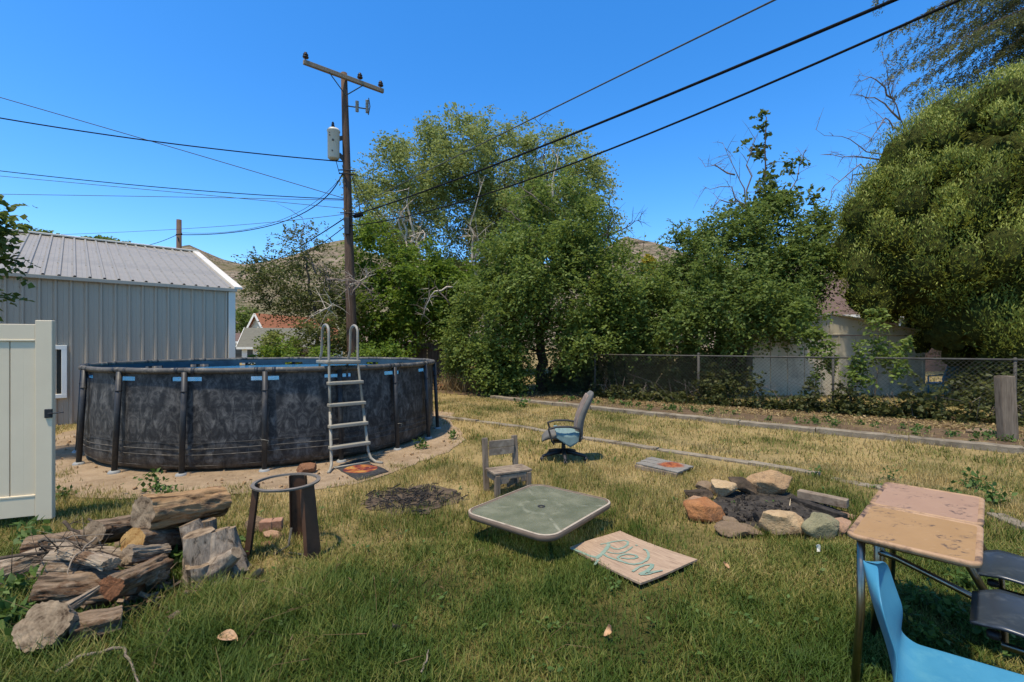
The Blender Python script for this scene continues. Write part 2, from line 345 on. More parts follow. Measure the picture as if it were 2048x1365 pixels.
def m_pool():
    m, n, b, o = nt('charcoal_marbled_pool_skin'); v = coords(n)
    sx = n.nodes.new('ShaderNodeSeparateXYZ'); n.links.new(v, sx.inputs[0])
    a = math_n(n, 'ARCTAN2', sx.outputs[1], sx.outputs[0])
    u = math_n(n, 'PINGPONG', math_n(n, 'ADD', math_n(n, 'MULTIPLY', a, 2.65), 40.13), .68)
    cb = n.nodes.new('ShaderNodeCombineXYZ'); n.links.new(u, cb.inputs[0]); n.links.new(sx.outputs[2], cb.inputs[1])
    mp = n.nodes.new('ShaderNodeMapping'); mp.inputs['Rotation'].default_value = (0, 0, .7); mp.inputs['Scale'].default_value = (1.7, .95, 1); n.links.new(cb.outputs[0], mp.inputs[0])
    f = noise_n(n, mp.outputs[0], 5.2, 10, .72, 1.3); f2 = noise_n(n, cb.outputs[0], 3.4, 5, .6, 2.2)
    k = math_n(n, 'ADD', math_n(n, 'MULTIPLY', f, .65), math_n(n, 'MULTIPLY', f2, .35))
    col = ramp(n, k, [(.37, (.008, .0085, .010)), (.46, (.020, .021, .025)), (.53, (.058, .060, .066)), (.61, (.125, .127, .135))])
    dust = ramp(n, noise_n(n, v, 9, 5), [(.35, (0, 0, 0)), (.7, (1, 1, 1))])
    low = ramp(n, sx.outputs[2], [(.02, (.55, .55, .55)), (.42, (.0, .0, .0))])
    col = mixc(n, math_n(n, 'MULTIPLY', math_n(n, 'MULTIPLY', dust, low), .55), col, (.17, .135, .10))
    n.links.new(col, b.inputs['Base Color']); b.inputs['Roughness'].default_value = .55; b.inputs['Specular IOR Level'].default_value = .35
    bump(n, b, noise_n(n, v, 5, 4), .3, .02); return m
M['poolskin'] = m_pool()
def dryness(n):                         # dry lawn patches, the same field for soil and blades
    geo = n.nodes.new('ShaderNodeNewGeometry'); pos = geo.outputs['Position']
    sx = n.nodes.new('ShaderNodeSeparateXYZ'); n.links.new(pos, sx.inputs[0])
    a = noise_n(n, pos, .75, 5, .62); c = noise_n(n, pos, 3.1, 3, .6)
    mr = n.nodes.new('ShaderNodeMapRange'); mr.inputs[1].default_value = 2.5; mr.inputs[2].default_value = 5.2; mr.inputs[3].default_value = -.17; mr.inputs[4].default_value = .10
    n.links.new(sx.outputs[1], mr.inputs[0])
    return math_n(n, 'ADD', math_n(n, 'ADD', math_n(n, 'MULTIPLY', a, .95), math_n(n, 'MULTIPLY', math_n(n, 'SUBTRACT', c, .32), .4)), mr.outputs[0]), pos
def m_grass():
    m, n, b, o = nt('lawn_blades'); d, pos = dryness(n)
    at = n.nodes.new('ShaderNodeAttribute'); at.attribute_name = 'var'
    k = math_n(n, 'ADD', d, math_n(n, 'MULTIPLY', math_n(n, 'SUBTRACT', at.outputs['Fac'], .5), .38))
    col = ramp(n, k, [(.28, (.045, .086, .012)), (.44, (.100, .142, .025)), (.58, (.225, .215, .065)), (.74, (.43, .35, .17))])
    n.links.new(col, b.inputs['Base Color']); b.inputs['Roughness'].default_value = .6; b.inputs['Specular IOR Level'].default_value = .2
    tr = n.nodes.new('ShaderNodeBsdfTranslucent'); n.links.new(col, tr.inputs['Color'])
    mx = n.nodes.new('ShaderNodeMixShader'); mx.inputs[0].default_value = .3
    n.links.new(b.outputs[0], mx.inputs[1]); n.links.new(tr.outputs[0], mx.inputs[2]); n.links.new(mx.outputs[0], o.inputs['Surface']); return m
M['grass'] = m_grass()
def m_ground():
    m, n, b, o = nt('lawn_soil'); d, pos = dryness(n)
    f = noise_n(n, pos, 30, 4)
    k = math_n(n, 'ADD', d, math_n(n, 'MULTIPLY', math_n(n, 'SUBTRACT', f, .5), .35))
    col = ramp(n, k, [(.32, (.045, .047, .015)), (.5, (.11, .095, .036)), (.72, (.27, .21, .105))])
    n.links.new(col, b.inputs['Base Color']); b.inputs['Roughness'].default_value = .95; b.inputs['Specular IOR Level'].default_value = .1
    bump(n, b, f, .5, .03); return m
M['ground'] = m_ground()
def m_hill():
    m, n, b, o = nt('dry_rocky_hillside')
    geo = n.nodes.new('ShaderNodeNewGeometry'); pos = geo.outputs['Position']
    f = noise_n(n, pos, .018, 8, .7); g = noise_n(n, pos, .09, 5, .75); s = noise_n(n, pos, .006, 4)
    col = ramp(n, f, [(.3, (.20, .155, .125)), (.5, (.29, .235, .20)), (.7, (.35, .30, .265))])
    col = mixc(n, ramp(n, g, [(.47, (0, 0, 0)), (.56, (1, 1, 1))]), col, (.085, .095, .06))
    col = mixc(n, math_n(n, 'MULTIPLY', ramp(n, s, [(.5, (0, 0, 0)), (.62, (1, 1, 1))]), .6), col, (.14, .14, .07))
    n.links.new(col, b.inputs['Base Color']); b.inputs['Roughness'].default_value = 1; b.inputs['Specular IOR Level'].default_value = 0
    bump(n, b, g, 1, 9); return m
M['hill'] = m_hill()
M['elm'] = leafmat('elm_leaves', (0.089, 0.139, 0.027), (0.192, 0.268, 0.063), cc=(0.267, 0.338, 0.106), trans=0.46)
M['elm2'] = leafmat('elm_leaves_darker', (0.082, 0.131, 0.028), (0.173, 0.248, 0.065), cc=(0.250, 0.318, 0.106), trans=0.46)
M['pale'] = leafmat('grey_green_leaves', (0.173, 0.218, 0.070), (0.301, 0.372, 0.130), cc=(0.407, 0.480, 0.187), trans=0.46)
M['vivid'] = leafmat('vivid_vine_leaves', (0.080, 0.138, 0.015), (0.173, 0.263, 0.036), cc=(0.235, 0.315, 0.057), trans=0.46)
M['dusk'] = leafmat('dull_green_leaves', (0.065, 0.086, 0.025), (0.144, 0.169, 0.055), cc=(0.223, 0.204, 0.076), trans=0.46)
M['juniper'] = leafmat('juniper_scales', (.125, .168, .030), (.28, .325, .062), trans=.25, cc=(.40, .41, .095), ns=.9)
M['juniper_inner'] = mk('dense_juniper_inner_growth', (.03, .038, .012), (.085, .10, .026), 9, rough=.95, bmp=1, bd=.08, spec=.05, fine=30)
M['spruce'] = leafmat('blue_green_needles', (.075, .098, .040), (.150, .175, .070), trans=.35, cc=(.20, .19, .075))
M['maple'] = leafmat('maple_leaves', (0.060, 0.094, 0.018), (0.138, 0.181, 0.040), cc=(0.192, 0.213, 0.057), trans=0.46)
M['weed'] = leafmat('weed_leaves', (0.040, 0.090, 0.018), (0.103, 0.174, 0.044), cc=(0.161, 0.216, 0.077))
M['ivy'] = leafmat('creeper_leaves', (.040, .050, .016), (.085, .10, .032), cc=(.28, .16, .06))
M['straw'] = leafmat('dry_straw_stalks', (.15, .10, .05), (.36, .28, .15), trans=.2)
M['yellowbush'] = leafmat('yellow_bush_leaves', (.27, .24, .025), (.42, .36, .04))

# ------------------------------------------------------------------ leaf meshes
def quads_mesh(name, co, m, var):
    n = len(co) // 4
    me = bpy.data.meshes.new(name)
    me.vertices.add(4 * n); me.vertices.foreach_set('co', np.ascontiguousarray(co, dtype=np.float32).ravel())
    me.loops.add(4 * n); me.loops.foreach_set('vertex_index', np.arange(4 * n, dtype=np.int32))
    me.polygons.add(n); me.polygons.foreach_set('loop_start', np.arange(0, 4 * n, 4, dtype=np.int32)); me.polygons.foreach_set('loop_total', np.full(n, 4, dtype=np.int32))
    me.update(calc_edges=True)
    a = me.attributes.new('var', 'FLOAT', 'POINT'); a.data.foreach_set('value', np.repeat(var, 4).astype(np.float32))
    me.materials.append(m); return me
def norm(a): return a / np.maximum(np.linalg.norm(a, axis=-1, keepdims=True), 1e-9)
def leaf_quads(c, d, nrm, L, W):
    d = norm(d); s = norm(np.cross(d, nrm)); u = np.cross(s, d)
    L = L[:, None]; W = W[:, None]
    q = np.stack([c, c + d * L * .45 + s * W + u * W * .35, c + d * L, c + d * L * .45 - s * W + u * W * .35], 1)
    return q.reshape(-1, 3)
def sprays(rng, org, dirs, nl, slen, ll, lw, droop=.3, upbias=.7):
    S = len(org); dirs = norm(dirs)
    t = (np.arange(nl)[None, :] + rng.random((S, nl))) / nl
    sl = slen * (.6 + .8 * rng.random((S, 1)))
    c = org[:, None, :] + dirs[:, None, :] * (t * sl)[..., None]
    c[..., 2] -= droop * slen * t ** 2
    side = norm(np.cross(dirs, np.array([0, 0, 1.]) + .2 * rng.normal(size=(S, 3))))
    sg = np.where(np.arange(nl) % 2 == 0, 1, -1)[None, :, None]
    d = dirs[:, None, :] * .6 + side[:, None, :] * sg + rng.normal(size=(S, nl, 3)) * .45; d[..., 2] -= droop * .6
    nr = rng.normal(size=(S, nl, 3)) * .6; nr[..., 2] += upbias
    K = S * nl
    k = .65 + .7 * rng.random(K)
    var = (np.repeat(rng.random(S), nl) * .55 + rng.random(K) * .45)
    return leaf_quads(c.reshape(K, 3), d.reshape(K, 3), norm(nr.reshape(K, 3)), ll * k, lw * k), var

def skeleton(rng, trunk, tips, r0, mb, rt=.012, sides=5, sag=.12):
    nodes = []; rad = []
    k = len(trunk)
    seg = 5
    pts = []
    for i in range(k - 1):
        for j in range(seg): pts.append(Vector(trunk[i]).lerp(Vector(trunk[i + 1]), j / seg))
    pts.append(Vector(trunk[-1]))
    wob = [Vector((rng.normal() * r0 * .3, rng.normal() * r0 * .3, 0)) if i else Vector() for i in range(len(pts))]
    pts = [p + w for p, w in zip(pts, wob)]
    rr = [r0 * (1.25 if i == 0 else 1 - .72 * i / (len(pts) - 1)) for i in range(len(pts))]
    mb.tube(pts, rr, max(7, sides + 3))
    st = max(1, len(pts) // 4)
    NP = np.array([list(p) for p in pts[st:]]); NR = np.array(rr[st:])
    axis = np.array(pts[st:][len(pts[st:]) // 2])
    for tip in sorted(tips, key=lambda q: np.linalg.norm(np.array(q) - axis)):
        tp = np.array(tip); dd = np.linalg.norm(NP - tp, axis=1) + np.maximum(0, NP[:, 2] - tp[2]) * .8
        i = int(np.argmin(dd / (NR ** .12))); a = NP[i]; L = np.linalg.norm(tp - a)
        ra = min(NR[i] * .7, rt * (1 + L * 1.1))
        mid = [a + (tp - a) * t + np.array([rng.normal() * .07 * L, rng.normal() * .07 * L, math.sin(math.pi * t) * sag * L]) for t in (.3, .62)]
        ch = [a, *mid, tp]; rs = [ra, ra * .8, ra * .55, rt * .35]
        mb.tube([Vector(q) for q in ch], rs, sides, caps=False)
        NP = np.vstack([NP, mid, tp]); NR = np.concatenate([NR, rs[1:]])

def in_blobs(rng, blobs, n, shell=.45):
    w = np.array([b[1][0] * b[1][1] * b[1][2] for b in blobs]) ** .75; w = w / w.sum()
    idx = rng.choice(len(blobs), n, p=w)
    d = norm(rng.normal(size=(n, 3))); r = shell + (1 - shell) * rng.random(n) ** .6
    C = np.array([list(b[0]) for b in blobs])[idx]; RR = np.array([b[1] for b in blobs])[idx]
    return C + d * r[:, None] * RR, d
def blob(px, py, Y, rx, ry, rd):        # pixel ellipse with a depth radius in metres
    return (P(px, py, Y), (rx / F * Y, rd, ry / F * Y))

def leafy_tree(name, label, base, trunk, blobs, m, bark, seed, ncl=160, nsp=26, nl=9, slen=.5, ll=.075, lw=.022, r0=.14, rc=.5,
               droop=.35, cat='tree', group=None, extra=None, shell=.35, rt=.014, trunks=None, upbias=.7):
    rng = np.random.default_rng(seed)
    t = thing(name, base, label, cat, group)
    tips, dd = in_blobs(rng, blobs, ncl, shell)
    tips[:, 2] = np.maximum(tips[:, 2], .25)
    mb = MB()
    tr = trunks or [trunk]
    owner = rng.integers(0, len(tr), ncl) if len(tr) > 1 else np.zeros(ncl, int)
    for i, q in enumerate(tr): skeleton(rng, q, [x for x, w in zip(tips, owner) if w == i], r0 * (1 if i == 0 else .75), mb, rt)
    mb.build('trunk', bark, t, smooth=True)
    org = np.repeat(tips, nsp, 0); out = np.repeat(dd, nsp, 0); kp = rng.random(len(org)) < np.repeat(.45 + .75 * rng.random(ncl), nsp); org, out = org[kp], out[kp]
    org = org + norm(rng.normal(size=org.shape)) * (rng.random((len(org), 1)) ** .5) * rc
    org[:, 2] = np.maximum(org[:, 2], .12)
    dirs = out * .7 + rng.normal(size=org.shape) * .7; dirs[:, 2] += .1
    q, var = sprays(rng, org, dirs, nl, slen, ll, lw, droop, upbias)
    me = quads_mesh('crown', q - np.array(base, dtype=float), m, var); place('crown', me, t)
    if extra: extra(t, rng)
    return t
def dead_limbs(parent, rng, lines, r, m, name='dead_limb', twigs=6, tl=.8):
    for ln in lines:
        mb = MB(); q0 = [Vector(p) for p in ln]; pts = []
        for a, b in zip(q0, q0[1:]):
            for j in range(3): pts.append(a.lerp(b, j / 3) + Vector(rng.normal(size=3) * (b - a).length * (.05 if (j or pts) else 0)))
        pts.append(q0[-1]); k = len(pts)
        mb.tube(pts, [r * (1 - .88 * i / (k - 1)) for i in range(k)], 6)
        for i in range(twigs):
            s = rng.integers(0, k - 1); f = rng.random(); a = pts[s].lerp(pts[s + 1], f)
            d = Vector(norm(rng.normal(size=3) + np.array([0, 0, .3]))); l = tl * (.4 + rng.random())
            b = a + d * l * .5 + Vector((0, 0, .04)); c = a + d * l
            mb.tube([a, b, c], [r * .3, r * .2, r * .08], 4, caps=False)
            for j in range(2):
                e = Vector(norm(rng.normal(size=3))) * l * .4; mb.tube([b, b + e], [r * .15, r * .06], 3, caps=False)
        mb.build(name, m, parent, smooth=True)

# ================================================================== SETTING
def patch_sheet(name, ring, z, m, sub=1, bumpy=0.0, parent=None):
    bm = bmesh.new(); vs = [bm.verts.new((p[0], p[1], z)) for p in ring]; f = bm.faces.new(vs)
    bmesh.ops.triangulate(bm, faces=[f])
    for _ in range(sub): bmesh.ops.subdivide_edges(bm, edges=bm.edges[:], cuts=1, use_grid_fill=True)
    if bumpy:
        for v in bm.verts:
            if not v.is_boundary: v.co.z += bumpy * (.5 + .9 * mnoise.noise(v.co * 1.7) + .5 * mnoise.noise(v.co * 6))
    bmesh.ops.recalc_face_normals(bm, faces=bm.faces)
    me = bpy.data.meshes.new(name); bm.to_mesh(me); bm.free(); me.materials.append(m)
    me.polygons.foreach_set('use_smooth', [True] * len(me.polygons))
    o = place(name, me, parent); return tag(o, kind='structure')
gm = MB(); gm.add([(-4000, -200, 0), (4000, -200, 0), (4000, 4000, 0), (-4000, 4000, 0)], [(0, 1, 2, 3)])
tag(gm.build('ground', M['ground']), kind='structure')

PC = V(-3.971, 8.147, 0); PR = 2.63        # pool centre and leg radius
def ragged(ring, amt, seed, n=4):
    out = []; rnd = random.Random(seed); k = len(ring)
    for i in range(k):
        a = Vector(ring[i]); b = Vector(ring[(i + 1) % k])
        for j in range(n):
            p = a.lerp(b, j / n); out.append((p.x + rnd.uniform(-amt, amt), p.y + rnd.uniform(-amt, amt)))
    return out
sand_ring = [G(*p).xy for p in ((60, 915), (105, 985), (180, 998), (300, 996), (420, 990), (540, 985), (640, 982), (720, 966), (800, 940), (880, 912), (925, 882), (925, 862), (900, 846))] + [V(-1.35, 10.6), V(-3.9, 12.0), V(-7.4, 10.6), V(-7.9, 8.2)]
SAND = ragged([V(p[0], p[1], 0) for p in sand_ring], .06, 3)
patch_sheet('sand_bed', SAND, .006, M['sand'], 3, .012)
dirt_ring = [G(2300, 935).xy, G(2048, 900).xy, G(1780, 874).xy, G(1480, 845).xy, G(1185, 816).xy, G(985, 795).xy, V(-2.6, 15.2), V(-2.5, 17.5), V(.2, 16.6), V(5.2, 13.2), V(9.9, 9.9), V(12.5, 7.4)]
DIRT = ragged([V(p[0], p[1], 0) for p in dirt_ring], .04, 5)
patch_sheet('dirt_strip', DIRT, .005, M['dirt'], 3, .015)
BURN = ragged([G(*p) for p in ((722, 1008), (745, 990), (800, 978), (870, 972), (925, 985), (928, 1000), (880, 1016), (850, 1032), (790, 1030), (750, 1022))], .06, 7, 3)
patch_sheet('burnt_patch', BURN, .007, M['ash_old'], 3, .02)
PIT = ragged([G(*p) for p in ((1425, 1012), (1440, 988), (1500, 985), (1570, 990), (1640, 1008), (1695, 1028), (1690, 1052), (1600, 1062), (1500, 1066), (1440, 1050))], .02, 8, 3)
patch_sheet('ash_bed', PIT, .008, M['ash'], 3, .03)
def inside(poly, x, y):
    poly = np.array([(p[0], p[1]) for p in poly]); c = np.zeros(len(x), bool); j = len(poly) - 1
    for i in range(len(poly)):
        xi, yi = poly[i]; xj, yj = poly[j]
        t = ((yi > y) != (yj > y)) & (x < (xj - xi) * (y - yi) / (yj - yi + 1e-12) + xi); c ^= t; j = i
    return c

# kerbs: two old concrete edgings of an abandoned drive
def kerb(name, pts, w, h, seg, seed):
    rnd = random.Random(seed); L = []
    pts = [Vector(p) for p in pts]; pts = [Vector((p.x, p.y, 0)) for p in pts]
    root = bpy.data.objects.new(name, None); COL.objects.link(root); root.location = pts[0]; tag(root, kind='structure')
    for a, b in zip(pts, pts[1:]):
        n = max(1, round((b - a).length / seg))
        for i in range(n):
            p, q = a.lerp(b, i / n), a.lerp(b, (i + 1) / n); d = (q - p).normalized(); sd = V(-d.y, d.x, 0)
            mb = MB(); k = 7; ro = []
            tz = rnd.uniform(-.008, .012); ox = rnd.uniform(-.01, .01)
            for j in range(k + 1):
                c = p.lerp(q, j / k) + sd * ox
                if j == 0: c += d * .006
                if j == k: c -= d * .006
                e = rnd.uniform(-.011, .011); g = rnd.uniform(-.011, .011); zz = h + tz + rnd.uniform(-.005, .005)
                ro.append([c - sd * (w / 2 + e) + V(0, 0, -.05), c - sd * (w / 2 + e) + V(0, 0, zz - .008), c - sd * (w / 2 - .012 + e) + V(0, 0, zz), c + sd * (w / 2 - .012 + g) + V(0, 0, zz), c + sd * (w / 2 + g) + V(0, 0, zz - .01), c + sd * (w / 2 + g) + V(0, 0, -.05)])
            vs = [x for r in ro for x in r]; fs = [(6 * j + i, 6 * j + i + 1, 6 * j + 7 + i, 6 * j + 6 + i) for j in range(k) for i in range(5)]
            fs += [tuple(range(6)), tuple(6 * k + i for i in reversed(range(6)))]
            mb.add(vs, fs).build('kerb_segment', M['concrete'], root)
kerb('upper_kerb', [G(985, 797), G(1185, 820), G(1480, 850), G(2048, 908), G(2400, 945)], .20, .085, 1.3, 1)
kerb('lower_kerb', [G(880, 836), G(1040, 856), G(1170, 879), G(1500, 929), G(1640, 953)], .13, .035, 1.1, 2)
kerb('broken_kerb', [G(1660, 958), G(1745, 974), G(1800, 988)], .12, .02, .5, 4)
kerb('broken_kerb', [G(1985, 1030), G(2060, 1062)], .13, .02, .5, 6)

# hills
def hills():
    sk = [(-900, 560), (-300, 500), (60, 470), (180, 505), (300, 512), (345, 496), (377, 487), (410, 502), (450, 519), (485, 527), (530, 518), (580, 506), (640, 484), (690, 476), (730, 500), (780, 515), (950, 522), (1100, 522), (1200, 500), (1250, 470), (1310, 482), (1390, 512), (1480, 528), (1560, 522), (1620, 500), (1680, 478), (1760, 455), (1900, 430), (2200, 420), (2800, 480)]
    xs = np.array([math.atan2(p[0] - CX, F) for p in sk]); hs_ = np.array([(CY - p[1]) for p in sk])
    A = np.linspace(xs[0], xs[-1], 300); rr = np.linspace(0, 1, 46)
    vs = []; fs = []
    for i, a in enumerate(A):
        el = np.interp(a, xs, hs_) / F * math.cos(a)
        for j, t in enumerate(rr):
            D = 240 + 760 * t; H = el * 1000 * (t ** 1.35)
            x, y = D * math.sin(a), D * math.cos(a)
            nz = mnoise.fractal(Vector((x * .006, y * .006, .3)), 1, 2.1, 6) * 26 + mnoise.fractal(Vector((x * .03, y * .03, .7)), 1, 2, 4) * 5
            vs.append((x, y, H + nz * math.sin(math.pi * min(t, .93)) * (.4 + .4 * t) - 1.5))
        vs.append((1500 * math.sin(a), 1500 * math.cos(a), -5))
    n = len(rr) + 1
    for i in range(len(A) - 1):
        for j in range(n - 1): fs.append((i * n + j, i * n + j + 1, (i + 1) * n + j + 1, (i + 1) * n + j))
    mb = MB(); mb.v = [Vector(v) for v in vs]; mb.f = fs
    tag(mb.build('hills', M['hill'], smooth=True), kind='structure')
hills()

# ================================================================== STEEL SHED
def steel_shed():
    cor = V(-6.52, 10.99, 0); dr = V(.731, .682, 0).normalized(); nb = V(-dr.y, dr.x, 0)   # dr along the wall, nb away from the camera
    He, Hr, W, Ln = 2.80, 4.46, 5.24, 6.4
    root = thing('steel_shed', cor - dr * Ln * .5 + nb * W, 'large grey ribbed steel shed with pale metal roof behind the pool', 'shed')
    sp = .2185
    def panel_mesh(name, m, length, along, up, out):       # one pan with its rib, at the origin
        h = .032; prof = [(0, 0), (sp * .30, 0), (sp * .32, .004), (sp * .36, .004), (sp * .38, 0), (sp * .60, 0), (sp * .62, .004), (sp * .66, .004), (sp * .68, 0), (sp - .062, 0), (sp - .043, h), (sp - .015, h), (sp, 0)]
        mb = MB(); k = len(prof)
        vs = [along * a + out * b for a, b in prof] + [along * a + out * b + up * length for a, b in prof]
        mb.add(vs, [(i, i + 1, k + i + 1, k + i) for i in range(k - 1)])
        for zz in (.25, .62, .93):
            q = along * (sp - .075) + up * length * zz + out * .004
            mb.box(q, (.016, .016, .016))
        o = mb.build(name, m, root, world=False); return o
    def row(name, m, n, start, length, along, up, out):
        first = panel_mesh(name, m, length, along, up, out); base = parent_world(root)
        for i in range(n):
            o = first if i == 0 else first.copy()
            if i: COL.objects.link(o)
            o.location = start + along * sp * i - base
    n = int(Ln / sp)
    row('wall_panel', M['steel_wall'], n, cor - dr * (n * sp + .11), He, dr, V(0, 0, 1), -nb)
    rise = (nb * W + V(0, 0, Hr - He - .06)); ru = rise.normalized(); rn = dr.cross(ru)
    rn = -rn if rn.z < 0 else rn
    es = cor - nb * .10 + V(0, 0, He + .045)
    row('roof_panel', M['steel_roof'], n + 1, es - dr * (n * sp + .06), rise.length + .1, dr, ru, rn)
    # far slope and end walls, eave trim, ridge cap, rake and corner trims
    far = MB(); a = cor + nb * W + V(0, 0, Hr); b = cor + nb * 2 * W + V(0, 0, He)
    far.add([a - dr * Ln, a, b, b - dr * Ln], [(0, 1, 2, 3)]).build('rear_roof', M['steel_roof'], root)
    for off in (0, -Ln):
        e = MB(); c = cor + dr * (off + (-.03 if off == 0 else .03))
        e.add([c + nb * .03, c + nb * 2 * W, c + nb * 2 * W + V(0, 0, He), c + nb * W + V(0, 0, Hr - .03), c + nb * .03 + V(0, 0, He)], [(0, 1, 2, 3, 4)]).build('end_wall', M['steel_wall'], root)
    bw = MB(); bw.add([cor + nb * 2 * W, cor + nb * 2 * W - dr * Ln, cor + nb * 2 * W - dr * Ln + V(0, 0, He), cor + nb * 2 * W + V(0, 0, He)], [(0, 1, 2, 3)]).build('rear_wall', M['steel_wall'], root)
    MB().beam(cor - nb * .075 + dr * .06 + V(0, 0, He + .01), cor - nb * .075 - dr * Ln + V(0, 0, He + .015), .07, .075).build('eave_trim', M['eave'], root, bevel=.008)
    rk = MB(); p0 = es + dr * .085 + rn * .02 - ru * .01; rk.beam(p0, p0 + ru * (rise.length + .12), .17, .05, rn); rk.build('rake_trim', M['trim'], root, bevel=.006)
    rg = MB(); q0 = cor + nb * W + V(0, 0, Hr + .03); rg.beam(q0 + dr * .16, q0 - dr * Ln, .32, .05); rg.build('ridge_cap', M['trim'], root, bevel=.015)
    MB().beam(cor - nb * .035 - dr * .035, cor - nb * .035 - dr * .035 + V(0, 0, He - .03), .14, .05, nb).build('corner_trim', M['trim'], root, bevel=.005)
    # window half hidden behind the gate
    wc = cor - dr * 3.22 - nb * .03 + V(0, 0, .56)
    w = MB()
    for s in (-1, 1):
        w.beam(wc + dr * s * .36, wc + dr * s * .36 + V(0, 0, .93), .08, .06, nb)
        w.beam(wc - dr * .40 + V(0, 0, .0 if s < 0 else .93), wc + dr * .40 + V(0, 0, .0 if s < 0 else .93), .062, .08)
    wf = w.build('window', M['white'], root, bevel=.006)
    MB().beam(wc + nb * .012 + V(0, 0, .03), wc + nb * .012 + V(0, 0, .9), .66, .02, nb).build('pane', M['dark_glass'], wf)
    return root
steel_shed()

# ================================================================== VINYL GATE
def gate():
    p1 = G(108, 1034, .05); p1.z = 0; p0 = G(0, 1045, .05); d = V(p1.x - p0.x, p1.y - p0.y, 0).normalized(); nn = V(-d.y, d.x, 0)
    root = thing('vinyl_gate', p1 - d * .6, 'tall off-white vinyl gate panel standing at the left edge', 'gate')
    Wd = 1.25; st = .115; zb, zt = .05, 1.715
    for e in (0, -(Wd - st)):
        c = p1 + d * (e - st / 2)
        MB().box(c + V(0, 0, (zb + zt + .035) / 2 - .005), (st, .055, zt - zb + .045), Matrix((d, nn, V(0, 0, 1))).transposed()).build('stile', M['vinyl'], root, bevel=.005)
    def rail(z0, z1, name, lip):
        a = p1 - d * (st + .001); b = p1 - d * (Wd - st - .001)
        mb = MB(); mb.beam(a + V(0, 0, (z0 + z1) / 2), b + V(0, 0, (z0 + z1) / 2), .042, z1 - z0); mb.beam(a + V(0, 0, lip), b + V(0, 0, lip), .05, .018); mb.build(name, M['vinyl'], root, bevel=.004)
    rail(1.585, zt, 'top_rail', 1.578); rail(zb + .03, .245, 'bottom_rail', .252)
    n = 6; w = (Wd - 2 * st) / n
    for i in range(n):
        c = p1 - d * (st + w * (i + .5)) + V(0, 0, .915)
        mb = MB(); Mx = Matrix((d, nn, V(0, 0, 1))).transposed()
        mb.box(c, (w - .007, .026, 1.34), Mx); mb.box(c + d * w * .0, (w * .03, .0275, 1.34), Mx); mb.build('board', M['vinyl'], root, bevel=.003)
    lc = p1 + V(0, 0, 1.54 - 136 / F * p1.y) - nn * .034
    mb = MB(); mb.box(lc - d * .022, (.052, .018, .075), Matrix((d, nn, V(0, 0, 1))).transposed())
    l = mb.build('latch', M['black_metal'], root, bevel=.004)
    MB().tube([lc - d * .02 - nn * .014, lc + d * .085 - nn * .014 + V(0, 0, .006)], .005, 8).build('latch_bar', M['black_metal'], l)
gate()

